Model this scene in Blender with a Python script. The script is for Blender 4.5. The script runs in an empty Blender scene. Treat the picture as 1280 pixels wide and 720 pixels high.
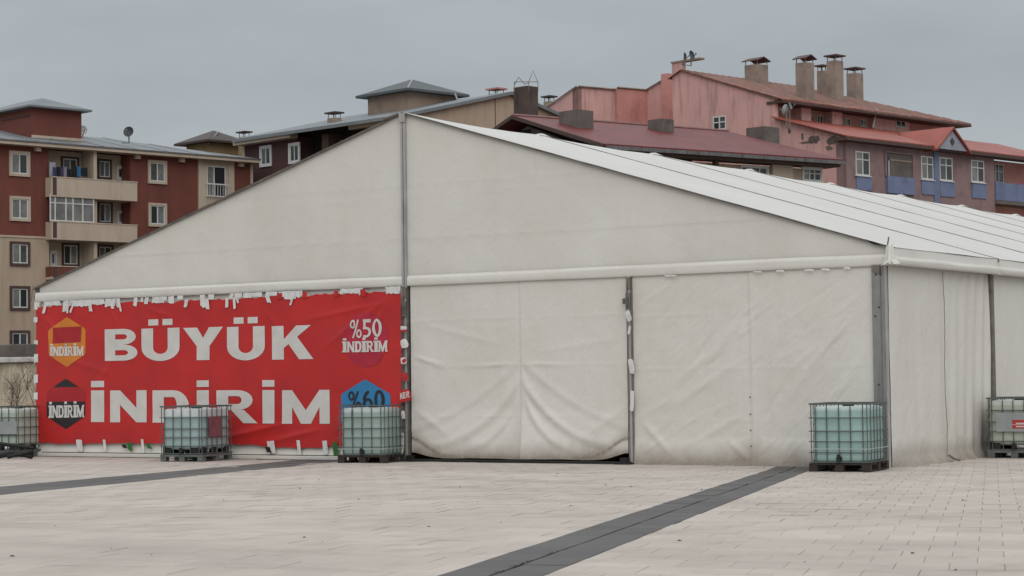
import bpy, bmesh, math, random
import numpy as np
from mathutils import Vector, Matrix

random.seed(7)
scene = bpy.context.scene
COL = scene.collection

# ------------------------------------------------------------------ camera
FPX = 2584.74
CAM = np.array([33.632, -32.6015, 1.6478])
YAW, PITCH, ROLL = -0.5760, 0.0419, -0.0137
fw = np.array([math.sin(YAW)*math.cos(PITCH), math.cos(YAW)*math.cos(PITCH), math.sin(PITCH)])
_r = np.array([math.cos(YAW), -math.sin(YAW), 0.0]); _u = np.cross(_r, fw)
rt = math.cos(ROLL)*_r + math.sin(ROLL)*_u
up = -math.sin(ROLL)*_r + math.cos(ROLL)*_u
cd = bpy.data.cameras.new('camera'); cd.sensor_width = 36; cd.lens = FPX/1280*36
cd.clip_start = 0.1; cd.clip_end = 6000
co = bpy.data.objects.new('camera', cd); COL.objects.link(co)
co.matrix_world = Matrix(((rt[0], up[0], -fw[0], CAM[0]), (rt[1], up[1], -fw[1], CAM[1]),
                          (rt[2], up[2], -fw[2], CAM[2]), (0, 0, 0, 1)))
scene.camera = co

# ------------------------------------------------------------------ sky and sun (overcast day)
SUN_EL, SUN_AZ = math.radians(40), math.radians(140)     # azimuth from +Y towards +X
w = bpy.data.worlds.new('World'); scene.world = w; w.use_nodes = True
nt = w.node_tree; nt.nodes.clear()
def N(t, tree=None, **k):
    n = (tree or nt).nodes.new(t)
    for a, b in k.items(): setattr(n, a, b)
    return n
out = N('ShaderNodeOutputWorld'); bg = N('ShaderNodeBackground'); bg.inputs['Strength'].default_value = 0.1
sky = N('ShaderNodeTexSky', sky_type='NISHITA'); sky.sun_disc = False
sky.sun_elevation = SUN_EL; sky.sun_rotation = SUN_AZ; sky.dust_density = 4; sky.air_density = 1
tc = N('ShaderNodeTexCoord'); sep = N('ShaderNodeSeparateXYZ')
nt.links.new(tc.outputs['Generated'], sep.inputs[0])
ramp = N('ShaderNodeValToRGB')                 # overcast dome: brighter towards the zenith
cr = ramp.color_ramp; cr.elements[0].position = 0.0; cr.elements[0].color = (0.318, 0.336, 0.340, 1)
cr.elements[1].position = 1.0; cr.elements[1].color = (.76, .775, .79, 1)
e = cr.elements.new(0.14); e.color = (0.232, 0.254, 0.270, 1)
e = cr.elements.new(0.5); e.color = (0.52, 0.535, 0.55, 1)
nt.links.new(sep.outputs['Z'], ramp.inputs[0])
mp = N('ShaderNodeMapping'); mp.inputs['Scale'].default_value = (1.7, 1.7, 5.5)
nz = N('ShaderNodeTexNoise'); nz.inputs['Scale'].default_value = 1.7; nz.inputs['Detail'].default_value = 5
nz.inputs['Roughness'].default_value = 0.55
nt.links.new(tc.outputs['Generated'], mp.inputs[0]); nt.links.new(mp.outputs[0], nz.inputs['Vector'])
mr = N('ShaderNodeMapRange'); mr.inputs['From Min'].default_value = 0.3; mr.inputs['From Max'].default_value = 0.7
mr.inputs['To Min'].default_value = 14.2; mr.inputs['To Max'].default_value = 19.0
nt.links.new(nz.outputs['Fac'], mr.inputs['Value'])
vm = N('ShaderNodeVectorMath', operation='SCALE')
nt.links.new(ramp.outputs[0], vm.inputs[0]); nt.links.new(mr.outputs[0], vm.inputs['Scale'])
mx = N('ShaderNodeMix', data_type='RGBA'); mx.inputs['Factor'].default_value = 0.93
nt.links.new(sky.outputs[0], mx.inputs['A']); nt.links.new(vm.outputs[0], mx.inputs['B'])
nt.links.new(mx.outputs['Result'], bg.inputs['Color']); nt.links.new(bg.outputs[0], out.inputs[0])

sl = bpy.data.lights.new('sun', 'SUN'); sl.energy = 1.0; sl.angle = math.radians(60); sl.color = (1, 0.965, 0.92)
so = bpy.data.objects.new('sun', sl); COL.objects.link(so)
sd = Vector((math.sin(SUN_AZ)*math.cos(SUN_EL), math.cos(SUN_AZ)*math.cos(SUN_EL), math.sin(SUN_EL)))
so.rotation_euler = sd.to_track_quat('Z', 'Y').to_euler(); so.location = (40, 0, 60)
vs = scene.view_settings; vs.view_transform = 'Standard'; vs.look = 'None'; vs.gamma = 1; vs.exposure = 0
vs.use_curve_mapping = False
scene.render.engine = 'CYCLES'

# ------------------------------------------------------------------ measuring from the photograph (1280x720 pixels)
def ray(x, y): return fw + rt*(x-640)/FPX - up*(y-360)/FPX
def at(x, y, Z): return CAM + ray(x, y)*Z
def zat(x, y, py):                      # height above the point (x, y) that shows at row py
    d0 = np.array([x, y, 0.0])-CAM; k = (360-py)/FPX
    return (k*(d0 @ fw)-(d0 @ up))/(up[2]-k*fw[2])
def along(K, d, px):                    # how far from K along d until column px
    k = (px-640)/FPX; d0 = np.asarray(K, float)-CAM; d = np.asarray(d, float)
    return (k*(d0 @ fw)-d0 @ rt)/(d @ rt-k*(d @ fw))
SL = 0.015
def zg(Y):                              # the square falls gently towards the tent
    return SL*(-Y-1) if Y < -2 else (SL*Y*Y/4 if Y < 0 else 0.0)
def ground(px, py):
    d = ray(px, py); t = 5.0
    while t < 300:
        p = CAM+d*t
        if p[2] <= zg(p[1]): break
        t += 0.02
    return p

AZ = math.radians(12.8)
RD = np.array([math.sin(AZ), math.cos(AZ), 0.0]); LD = np.array([-math.cos(AZ), math.sin(AZ), 0.0])

# ------------------------------------------------------------------ materials
MATS = {}
def mat(name, col, rough=0.7, var=0.12, scale=2.0, bump=0.0, bscale=30.0, metal=0.0, stain=None, stain_amt=0.0,
        stain_scale=1.0, streak=False, spec=0.4, col2=None, island=0.0, trans=0.0):
    if name in MATS: return MATS[name]
    m = bpy.data.materials.new(name); m.use_nodes = True; t = m.node_tree
    b = t.nodes['Principled BSDF']; L = t.links.new
    b.inputs['Roughness'].default_value = rough; b.inputs['Metallic'].default_value = metal
    b.inputs['Specular IOR Level'].default_value = spec
    if trans: b.inputs['Transmission Weight'].default_value = trans
    g = N('ShaderNodeNewGeometry', t)
    n1 = N('ShaderNodeTexNoise', t); n1.inputs['Scale'].default_value = scale; n1.inputs['Detail'].default_value = 6
    n1.inputs['Roughness'].default_value = 0.6
    L(g.outputs['Position'], n1.inputs['Vector'])
    c2 = col2 or tuple(c*(1-2.2*var) for c in col)
    r1 = N('ShaderNodeMapRange', t); r1.inputs['From Min'].default_value = 0.3; r1.inputs['From Max'].default_value = 0.72
    L(n1.outputs['Fac'], r1.inputs['Value'])
    m1 = N('ShaderNodeMix', t, data_type='RGBA'); m1.inputs['A'].default_value = (*col, 1); m1.inputs['B'].default_value = (*c2, 1)
    L(r1.outputs[0], m1.inputs['Factor']); cur = m1.outputs['Result']
    if stain:
        mpp = N('ShaderNodeMapping', t)
        mpp.inputs['Scale'].default_value = (3.0, 3.0, 0.35) if streak else (1, 1, 1)
        L(g.outputs['Position'], mpp.inputs[0])
        n2 = N('ShaderNodeTexNoise', t); n2.inputs['Scale'].default_value = stain_scale; n2.inputs['Detail'].default_value = 8
        n2.inputs['Roughness'].default_value = 0.68
        L(mpp.outputs[0], n2.inputs['Vector'])
        r2 = N('ShaderNodeMapRange', t); r2.inputs['From Min'].default_value = 0.5; r2.inputs['From Max'].default_value = 0.72
        r2.inputs['To Max'].default_value = stain_amt
        L(n2.outputs['Fac'], r2.inputs['Value'])
        m2 = N('ShaderNodeMix', t, data_type='RGBA'); m2.inputs['B'].default_value = (*stain, 1)
        L(cur, m2.inputs['A']); L(r2.outputs[0], m2.inputs['Factor']); cur = m2.outputs['Result']
    if island:
        hs = N('ShaderNodeHueSaturation', t); r3 = N('ShaderNodeMapRange', t)
        r3.inputs['To Min'].default_value = 1-island; r3.inputs['To Max'].default_value = 1+island
        if island > 0: L(g.outputs['Random Per Island'], r3.inputs['Value'])
        L(r3.outputs[0], hs.inputs['Value']); L(cur, hs.inputs['Color']); cur = hs.outputs[0]
    L(cur, b.inputs['Base Color'])
    if bump:
        n3 = N('ShaderNodeTexNoise', t); n3.inputs['Scale'].default_value = bscale; n3.inputs['Detail'].default_value = 4
        L(g.outputs['Position'], n3.inputs['Vector'])
        bp = N('ShaderNodeBump', t); bp.inputs['Strength'].default_value = bump; bp.inputs['Distance'].default_value = 0.02
        L(n3.outputs['Fac'], bp.inputs['Height']); L(bp.outputs[0], b.inputs['Normal'])
    MATS[name] = m; return m

def vinyl(name, col, dirt, rough=0.5, dirt_h=0.5, speck=0.25, crump=1.3):
    """PVC tarpaulin: fine weave, water marks, brown splash dirt above the ground, drip marks"""
    m = bpy.data.materials.new(name); m.use_nodes = True; t = m.node_tree; L = t.links.new
    b = t.nodes['Principled BSDF']; b.inputs['Roughness'].default_value = rough; b.inputs['Specular IOR Level'].default_value = 0.35
    g = N('ShaderNodeNewGeometry', t); sp = N('ShaderNodeSeparateXYZ', t); L(g.outputs['Position'], sp.inputs[0])
    def noise(scale, sx=1, sy=1, sz=1, detail=6, rg=0.6):
        mpp = N('ShaderNodeMapping', t); mpp.inputs['Scale'].default_value = (sx, sy, sz); L(g.outputs['Position'], mpp.inputs[0])
        n = N('ShaderNodeTexNoise', t); n.inputs['Scale'].default_value = scale; n.inputs['Detail'].default_value = detail
        n.inputs['Roughness'].default_value = rg; L(mpp.outputs[0], n.inputs['Vector']); return n.outputs['Fac']
    def rng(v, a, bb, lo, hi):
        r = N('ShaderNodeMapRange', t); r.inputs['From Min'].default_value = a; r.inputs['From Max'].default_value = bb
        r.inputs['To Min'].default_value = lo; r.inputs['To Max'].default_value = hi; L(v, r.inputs['Value']); return r.outputs[0]
    def mix(fac, A, B):
        n = N('ShaderNodeMix', t, data_type='RGBA'); L(fac, n.inputs['Factor'])
        if isinstance(A, tuple): n.inputs['A'].default_value = (*A, 1)
        else: L(A, n.inputs['A'])
        n.inputs['B'].default_value = (*B, 1); return n.outputs['Result']
    def mul(a, bb, op='MULTIPLY'):
        n = N('ShaderNodeMath', t, operation=op); L(a, n.inputs[0])
        if isinstance(bb, (int, float)): n.inputs[1].default_value = bb
        else: L(bb, n.inputs[1])
        return n.outputs[0]
    c = mix(rng(noise(0.55), .32, .68, 0, 1), col, tuple(x*f for x, f in zip(col, (.93, .915, .885))))
    c = mix(rng(noise(1.0, 2.2, 2.2, .22, 7, .7), .5, .78, 0, speck), c, tuple(x*f for x, f in zip(col, (.72, .68, .60))))   # drip marks
    # rain splash dirt, ragged upper edge
    edge = mul(sp.outputs['Z'], mul(noise(1.3, 1, 1, .6), dirt_h*1.6), 'SUBTRACT')
    c = mix(rng(edge, -.22, .16, .8, 0), c, dirt)
    c = mix(rng(noise(9, 1, 1, 1, 3), .70, .78, 0, .5), c, tuple(x*.6 for x in col))             # specks
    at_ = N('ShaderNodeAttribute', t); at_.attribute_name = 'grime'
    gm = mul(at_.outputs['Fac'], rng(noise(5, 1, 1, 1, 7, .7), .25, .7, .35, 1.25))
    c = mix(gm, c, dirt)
    c = mix(rng(noise(22, 1, 1, 1, 4, .75), .35, .7, 0, .32), c, tuple(x*.80 for x in col))
    L(c, b.inputs['Base Color'])
    wv = noise(60, 1, 1, 1, 2); wz = noise(2.6, 1, 1, 1, 4)
    bp = N('ShaderNodeBump', t); bp.inputs['Strength'].default_value = 0.18; bp.inputs['Distance'].default_value = 0.01
    L(wv, bp.inputs['Height'])
    b2 = N('ShaderNodeBump', t); b2.inputs['Strength'].default_value = 0.20; b2.inputs['Distance'].default_value = 0.06
    mp1 = N('ShaderNodeMapping', t); mp1.vector_type = 'TEXTURE'; mp1.inputs['Rotation'].default_value = (math.radians(35), math.radians(-48), 0); mp1.inputs['Scale'].default_value = (1.0, 1.0, .26); L(g.outputs['Position'], mp1.inputs[0])
    nr = N('ShaderNodeTexNoise', t); nr.inputs['Scale'].default_value = 1.5; nr.inputs['Detail'].default_value = 3; nr.inputs['Distortion'].default_value = .8; L(mp1.outputs[0], nr.inputs['Vector'])
    rd = N('ShaderNodeMath', t, operation='SUBTRACT'); L(nr.outputs['Fac'], rd.inputs[0]); rd.inputs[1].default_value = .5
    ra_ = N('ShaderNodeMath', t, operation='ABSOLUTE'); L(rd.outputs[0], ra_.inputs[0])
    sm = N('ShaderNodeMath', t, operation='MULTIPLY_ADD'); L(ra_.outputs[0], sm.inputs[0]); sm.inputs[1].default_value = -crump; L(wz, sm.inputs[2])
    L(sm.outputs[0], b2.inputs['Height']); L(bp.outputs[0], b2.inputs['Normal']); L(b2.outputs[0], b.inputs['Normal'])
    MATS[name] = m; return m

VW = vinyl('vinyl_wall', (0.65, 0.637, 0.60), (0.17, 0.125, 0.085), dirt_h=0.34)
VG = vinyl('vinyl_gable', (0.645, 0.635, 0.60), (0.20, 0.16, 0.12), dirt_h=0.0, speck=0.14, crump=.25)
VR = vinyl('vinyl_roof', (0.575, 0.575, 0.552), (0.30, 0.28, 0.25), dirt_h=0.0, speck=0.10, crump=.3)
VV = vinyl('vinyl_valance', (0.65, 0.64, 0.605), (0.30, 0.28, 0.25), dirt_h=0.0, speck=0.3, crump=.4)
ALU = mat('aluminium', (0.43, 0.425, 0.42), 0.5, 0.10, 3, metal=0.25, stain=(0.16, 0.15, 0.14), stain_amt=0.6, stain_scale=2, streak=True)
ALUD = mat('weathered_rail', (0.22, 0.20, 0.18), 0.6, 0.2, 5, metal=0.3, stain=(0.08, 0.05, 0.03), stain_amt=0.6, stain_scale=3, streak=True)
BLK = mat('black_rubber', (0.018, 0.018, 0.018), 0.7, 0.2, 6)
RED = mat('banner_red', (0.50, 0.020, 0.020), 0.5, 0.10, 1.2, stain=(0.34, 0.022, 0.022), stain_amt=0.6, stain_scale=1.4)
PRW = mat('print_white', (0.60, 0.585, 0.56), 0.55, 0.07, 3)
PRO = mat('print_orange', (0.60, 0.20, 0.025), 0.5, 0.08, 3)
PRK = mat('print_black', (0.022, 0.018, 0.018), 0.5, 0.1, 3)
PRB = mat('print_blue', (0.03, 0.20, 0.42), 0.5, 0.08, 3)
PRP = mat('print_purple', (0.43, 0.019, 0.045), 0.5, 0.12, 2.2)
PRD = mat('print_dark_red', (0.37, 0.014, 0.020), 0.5, 0.1, 3)
TAPE = mat('tape_white', (0.66, 0.665, 0.655), 0.5, 0.08, 6, stain=(0.4, 0.37, 0.32), stain_amt=0.5, stain_scale=6)
STEEL = mat('galvanised_tube', (0.115, 0.135, 0.13), 0.5, 0.15, 8, metal=0.35)
WOOD = mat('pallet_wood', (0.045, 0.033, 0.026), 0.85, 0.2, 8, bump=0.4, bscale=40)
PSTEEL = mat('pallet_steel', (0.16, 0.175, 0.17), 0.6, 0.2, 5, metal=0.3)
WFRAME = mat('window_frame_white', (0.58, 0.585, 0.57), 0.5, 0.06, 3)
GLASS = mat('window_glass', (0.035, 0.042, 0.045), 0.08, 0.2, 0.7, spec=0.6)
GLASSB = mat('window_glass_blind', (0.10, 0.11, 0.11), 0.10, 0.3, 1.1, spec=0.6)
GLASSC = mat('window_glass_curtain', (0.22, 0.23, 0.225), 0.15, 0.25, 1.3, spec=0.6, streak=False)

# ------------------------------------------------------------------ mesh helpers
def set_grime(o, vals):
    a = o.data.attributes.new('grime', 'FLOAT', 'POINT'); a.data.foreach_set('value', np.clip(np.asarray(vals, np.float32).ravel(), 0, 1)); return o
class MB:
    def __init__(s): s.v = []; s.f = []
    def quadbox(s, P):                                # P: 8 points, bottom 4 then top 4
        k = len(s.v); s.v += [tuple(map(float, p)) for p in P]
        s.f += [(k, k+3, k+2, k+1), (k+4, k+5, k+6, k+7)] + [(k+i, k+(i+1) % 4, k+4+(i+1) % 4, k+4+i) for i in range(4)]
        return s
    def box(s, x0, x1, y0, y1, z0, z1):
        return s.quadbox([(x0, y0, z0), (x1, y0, z0), (x1, y1, z0), (x0, y1, z0), (x0, y0, z1), (x1, y0, z1), (x1, y1, z1), (x0, y1, z1)])
    def poly(s, pts):
        k = len(s.v); s.v += [tuple(map(float, p)) for p in pts]; s.f.append(tuple(range(k, k+len(pts)))); return s
    def prism(s, pts, d):                             # planar outline pushed along d
        k = len(s.v); n = len(pts); d = np.asarray(d, float)
        s.v += [tuple(map(float, p)) for p in pts] + [tuple(np.asarray(p, float)+d) for p in pts]
        s.f += [tuple(range(k, k+n)), tuple(range(k+2*n-1, k+n-1, -1))]
        s.f += [(k+i, k+n+i, k+n+(i+1) % n, k+(i+1) % n) for i in range(n)]; return s
    def tube(s, pts, r, n=6, r1=None):
        pts = [np.asarray(p, float) for p in pts]; k = len(s.v); m = len(pts)
        for i, p in enumerate(pts):
            d = pts[min(i+1, m-1)]-pts[max(i-1, 0)]; d = d/np.linalg.norm(d)
            a = np.cross(d, (0, 0, 1) if abs(d[2]) < .9 else (1, 0, 0)); a /= np.linalg.norm(a); b = np.cross(d, a)
            rr = r if r1 is None else r+(r1-r)*i/(m-1)
            for j in range(n):
                an = 2*math.pi*j/n; s.v.append(tuple(p+rr*(a*math.cos(an)+b*math.sin(an))))
        for i in range(m-1):
            for j in range(n):
                s.f.append((k+i*n+j, k+i*n+(j+1) % n, k+(i+1)*n+(j+1) % n, k+(i+1)*n+j))
        s.f += [tuple(range(k+n-1, k-1, -1)), tuple(range(k+(m-1)*n, k+m*n))]; return s
    def grid(s, G):                                   # G: array (nu, nv, 3)
        k = len(s.v); nu, nv = G.shape[:2]; s.v += [tuple(p) for p in G.reshape(-1, 3).tolist()]
        for i in range(nu-1):
            for j in range(nv-1):
                a = k+i*nv+j; s.f.append((a, a+nv, a+nv+1, a+1))
        return s
    def build(s, name, material, parent=None, smooth=False, bevel=0.0, kind=None, label=None, fixn=True):
        o0 = wloc(parent) if parent else np.zeros(3)
        me = bpy.data.meshes.new(name)
        me.from_pydata([tuple(np.asarray(p)-o0) for p in s.v], [], s.f)
        if fixn:
            bm = bmesh.new(); bm.from_mesh(me); bmesh.ops.recalc_face_normals(bm, faces=bm.faces); bm.to_mesh(me); bm.free()
        me.materials.append(material)
        if smooth: me.polygons.foreach_set('use_smooth', [True]*len(me.polygons))
        o = bpy.data.objects.new(name, me); COL.objects.link(o)
        if parent: o.parent = parent
        if bevel:
            md = o.modifiers.new('bevel', 'BEVEL'); md.width = bevel; md.segments = 2; md.limit_method = 'ANGLE'
        if kind: o['kind'] = kind
        if label: o['label'] = label
        return o
def wloc(o):
    p = np.zeros(3)
    while o: p += np.array(o.location); o = o.parent
    return p
def thing(name, label, cat, loc=(0, 0, 0), group=None):
    o = bpy.data.objects.new(name, None); COL.objects.link(o); o.location = tuple(map(float, loc)); o.empty_display_size = 0.3
    o['label'] = label; o['category'] = cat
    if group: o['group'] = group
    return o
def tag(o, label, cat, group=None):
    o['label'] = label; o['category'] = cat
    if group: o['group'] = group
    return o
def addpart(name, m, parent, *boxes, **k):
    b = MB()
    for q in boxes: b.box(*q)
    return b.build(name, m, parent, **k)

# smooth value noise on numpy grids
_rs = np.random.RandomState(5); _LAT = _rs.rand(256, 256)
def vnoise(x, y, seed=0):
    x = np.asarray(x, float)+seed*17.31; y = np.asarray(y, float)+seed*9.77
    xi = np.floor(x).astype(int); yi = np.floor(y).astype(int); fx = x-xi; fy = y-yi
    fx = fx*fx*(3-2*fx); fy = fy*fy*(3-2*fy); g = lambda a, b: _LAT[a % 256, b % 256]
    return (g(xi, yi)*(1-fx)+g(xi+1, yi)*fx)*(1-fy)+(g(xi, yi+1)*(1-fx)+g(xi+1, yi+1)*fx)*fy-0.5
def fold(X, Z, x0, z0, x1, z1, wd, amp, grow=1.0):
    """one crease ridge from (x0,z0) to (x1,z1); it dies out at both ends and widens by `grow`"""
    dx, dz = x1-x0, z1-z0; L2 = dx*dx+dz*dz; t = ((X-x0)*dx+(Z-z0)*dz)/L2
    d = ((X-x0)*dz-(Z-z0)*dx)/math.sqrt(L2); tc_ = np.clip(t, 0, 1); wd = wd*(1+(grow-1)*tc_)
    env = np.clip(np.sin(np.pi*np.clip(t, -.02, 1.02)*.98+.03), 0, 1)
    return .62*amp*np.exp(-(np.abs(d)/(wd*.62))**1.5)*env

# ================================================================== GROUND
SD = np.array([math.cos(math.radians(110.00)), math.sin(math.radians(110.00))])       # the way the dark bands run
PD = np.array([SD[1], -SD[0]])                                                          # across them
A1 = 17.149; BAND = 9.749; SWID = 0.70; NS = 24; SW = (BAND-SWID)/NS; SROW = 0.60; WIDE = 1.20

GROUT = mat('joint_sand', (0.37, 0.335, 0.305), 0.95, 0.1, 1.5, stain=(0.05, 0.042, 0.036), stain_amt=1.0, stain_scale=2.6)
b = MB(); ys = [-900, -200, -60, -40, -20, -10, -5, -3, -2, -1.5, -1, -.5, 0, 5, 30, 60, 200, 900, 2500]
G = np.array([[(x, y, (zg(y) if y > -60 else zg(-60))-0.009) for y in ys] for x in (-2500, -900, -200, -60, -20, 0, 20, 40, 60, 200, 900, 2500)], float)
square = b.grid(G).build('ground', GROUT, smooth=True); square['kind'] = 'structure'

def slab_mat(name, c1, c2, dark):
    m = bpy.data.materials.new(name); m.use_nodes = True; t = m.node_tree; L = t.links.new
    bs = t.nodes['Principled BSDF']; bs.inputs['Roughness'].default_value = 0.8; bs.inputs['Specular IOR Level'].default_value = 0.25
    g = N('ShaderNodeNewGeometry', t)
    def noise(sc, sx=1, sy=1, det=6):
        mpp = N('ShaderNodeMapping', t); mpp.inputs['Scale'].default_value = (sx, sy, 1); mpp.inputs['Rotation'].default_value = (0, 0, math.radians(-33))
        L(g.outputs['Position'], mpp.inputs[0]); n = N('ShaderNodeTexNoise', t); n.inputs['Scale'].default_value = sc
        n.inputs['Detail'].default_value = det; n.inputs['Roughness'].default_value = .62; L(mpp.outputs[0], n.inputs['Vector']); return n.outputs['Fac']
    def rng(v, a, bb, lo, hi):
        r = N('ShaderNodeMapRange', t); r.inputs['From Min'].default_value = a; r.inputs['From Max'].default_value = bb
        r.inputs['To Min'].default_value = lo; r.inputs['To Max'].default_value = hi; L(v, r.inputs['Value']); return r.outputs[0]
    def mix(fac, A, B):
        n = N('ShaderNodeMix', t, data_type='RGBA'); L(fac, n.inputs['Factor'])
        if isinstance(A, tuple): n.inputs['A'].default_value = (*A, 1)
        else: L(A, n.inputs['A'])
        n.inputs['B'].default_value = (*B, 1); return n.outputs['Result']
    oi = N('ShaderNodeObjectInfo', t); ad = N('ShaderNodeMath', t, operation='ADD'); fr = N('ShaderNodeMath', t, operation='FRACT')
    L(g.outputs['Random Per Island'], ad.inputs[0]); L(oi.outputs['Random'], ad.inputs[1]); L(ad.outputs[0], fr.inputs[0])
    c = mix(fr.outputs[0], c1, c2)
    c = mix(rng(noise(.35), .38, .66, 0, .6), c, tuple(x*.80 for x in c2))
    c = mix(rng(noise(.55, .35, 1.5), .52, .70, 0, .55), c, tuple(x*.72 for x in c2))
    c = mix(rng(noise(.8, .5, 1.2, 8), .30, .44, .5, 0), c, tuple(min(1, x*1.13) for x in c1))
    c = mix(rng(noise(1.6, 1, .5), .52, .74, 0, .55), c, dark)
    c = mix(rng(noise(14, 1, 1, 3), .62, .76, 0, .35), c, dark)
    L(c, bs.inputs['Base Color'])
    bp = N('ShaderNodeBump', t); bp.inputs['Strength'].default_value = .25; bp.inputs['Distance'].default_value = .01
    L(noise(70, 1, 1, 3), bp.inputs['Height']); L(bp.outputs[0], bs.inputs['Normal'])
    MATS[name] = m; return m
JDK = mat('joint_dark_soil', (0.018, 0.017, 0.014), .95, .2, 5)
SLAB = slab_mat('paving_slab_stone', (0.495, 0.447, 0.400), (0.445, 0.400, 0.360), (0.27, 0.235, 0.205))
DSLAB = slab_mat('dark_paving_stone', (0.122, 0.119, 0.116), (0.105, 0.103, 0.101), (0.065, 0.062, 0.060))

def proj(P):
    d = np.asarray(P, float)-CAM; Z = d @ fw
    return 640+FPX*(d @ rt)/Z, 360-FPX*(d @ up)/Z, Z
cells = []           # (a0, a1, b0, b1, dark, screen area)
def visible(a, bb):
    x, y = PD*a+SD*bb
    if y > 45 or y < -25 or x < -16 or x > 52: return None
    if -0.15 < x < 20.15 and y > 0.1: return None
    px, py, Z = proj((x, y, zg(y)))
    if Z < 12 or px < -170 or px > 1450 or py > 800: return None
    return Z
jr = random.Random(3)
for band in range(-3, 4):
    aL = A1+SWID/2+(band-1)*BAND; aR = aL+BAND-SWID
    for row in range(-70, 130):
        b0 = row*SROW; odd = row % 2
        edges = [aL+i*SW for i in range(NS+1)] if not odd else [aL]+[aL+(i+.5)*SW for i in range(NS)]+[aR]
        for i in range(len(edges)-1):
            Z = visible((edges[i]+edges[i+1])/2, b0+SROW/2)
            if abs((edges[i]+edges[i+1])/2-(A1-BAND)) < .38: continue
            if Z: cells.append((edges[i], edges[i+1], b0, b0+SROW, 0, Z))
    for row in range(-60, 110):                       # dark band to the right of this field
        ac = aR+SWID/2
        for sd_ in (0, 1):
            b0 = row*0.70+(0.35 if sd_ else 0); Z = visible(ac, b0+.35)
            hw = WIDE/2 if band == -1 else SWID/2
            if Z: cells.append((ac-hw if not sd_ else ac+.011, ac-.011 if not sd_ else ac+hw, b0, b0+.70, 1, Z))
paving = MB().box(60, 60.4, -30, -29.6, 0.0, 0.05)
pv = bpy.data.objects.new('pavement', None); COL.objects.link(pv); pv['kind'] = 'structure'
tilt = Matrix.Rotation(-math.atan(SL), 4, 'X') @ Matrix.Rotation(math.atan2(PD[1], PD[0]), 4, 'Z')
slab_cache = {}
def slab_mesh(wd, ln, dark):
    k = (round(wd, 3), round(ln, 3), dark)
    if k not in slab_cache:
        g = 0.0014; x, y, c = wd/2-g, ln/2-g, 0.003
        v = [(-x, -y, -.03), (x, -y, -.03), (x, y, -.03), (-x, y, -.03), (-x, -y, -c), (x, -y, -c), (x, y, -c), (-x, y, -c),
             (-x+c, -y+c, 0), (x-c, -y+c, 0), (x-c, y-c, 0), (-x+c, y-c, 0)]
        f = [(0+i, (i+1) % 4, 4+(i+1) % 4, 4+i) for i in range(4)]+[(4+i, 4+(i+1) % 4, 8+(i+1) % 4, 8+i) for i in range(4)]+[(8, 9, 10, 11)]
        me = bpy.data.meshes.new('slab'); me.from_pydata(v, [], f); me.materials.append(DSLAB if dark else SLAB); slab_cache[k] = me
    return slab_cache[k]
cells.sort(key=lambda c: c[5])
cnt = {0: 0, 1: 0}; rest = {0: MB(), 1: MB()}
for a0, a1, b0, b1, dk, Z in cells:
    ca, cb = (a0+a1)/2, (b0+b1)/2; x, y = PD*ca+SD*cb; dz = jr.gauss(0, .0016); off = .004 if dk else 0
    px, py, _ = proj((x, y, zg(y)))
    if cnt[dk] < (300 if not dk else 110) and y < -3 and -30 < px < 1310 and py < 735:
        cnt[dk] += 1
        o = bpy.data.objects.new('dark_paving_slab' if dk else 'paving_slab', slab_mesh(a1-a0, b1-b0, dk)); COL.objects.link(o); o.parent = pv
        tw = Matrix.Rotation(jr.gauss(0, .002), 4, 'Z') @ Matrix.Rotation(jr.gauss(0, .0025), 4, 'X')
        o.matrix_local = Matrix.Translation((x, y, zg(y)+dz+off)) @ tilt @ tw
    else:
        m = rest[dk]; k = len(m.v); g = .0014; c = .003
        def P(aa, bb_, d):
            q = PD*aa+SD*bb_; return (q[0], q[1], zg(q[1])+dz+d+off)
        A0, A1_, B0, B1 = a0+g, a1-g, b0+g, b1-g
        m.v += [P(A0, B0, -.03), P(A1_, B0, -.03), P(A1_, B1, -.03), P(A0, B1, -.03)] + \
               [P(A0+c, B0+c, 0), P(A1_-c, B0+c, 0), P(A1_-c, B1-c, 0), P(A0+c, B1-c, 0)]
        m.f += [(k+i, k+(i+1) % 4, k+4+(i+1) % 4, k+4+i) for i in range(4)]+[(k+4, k+5, k+6, k+7)]
for bandc in (A1, A1-BAND, A1+BAND):
    k = MB(); bs_ = [q for q in np.arange(-40, 60, 1.0)]
    for b0 in bs_:
        P = []
        for aa, bb_ in ((bandc-.011, b0), (bandc+.011, b0), (bandc+.011, b0+1), (bandc-.011, b0+1)):
            q = PD*aa+SD*bb_; P.append((q[0], q[1], zg(q[1])-.0045))
        if not (-.1 < P[0][0] < 20.1 and P[0][1] > 0.2): k.poly(P)
    k.build('joint_line', JDK, pv, fixn=False)
rest[0].build('paving_slab_field', SLAB, pv, kind='stuff', fixn=False)
rest[1].build('dark_paving_slab_field', DSLAB, pv, kind='stuff', fixn=False)

# ================================================================== TENT
W, HV, HE, HR = 20.0, 3.40, 3.74, 6.80
BAYS = 10
tent = thing('marquee_tent', 'huge white gable-roofed marquee tent with wrinkled dirty vinyl walls', 'tent')
slope = (HR-HE)/(W/2)
def zr(x): return HR-slope*np.abs(np.asarray(x, float)-10)

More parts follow.
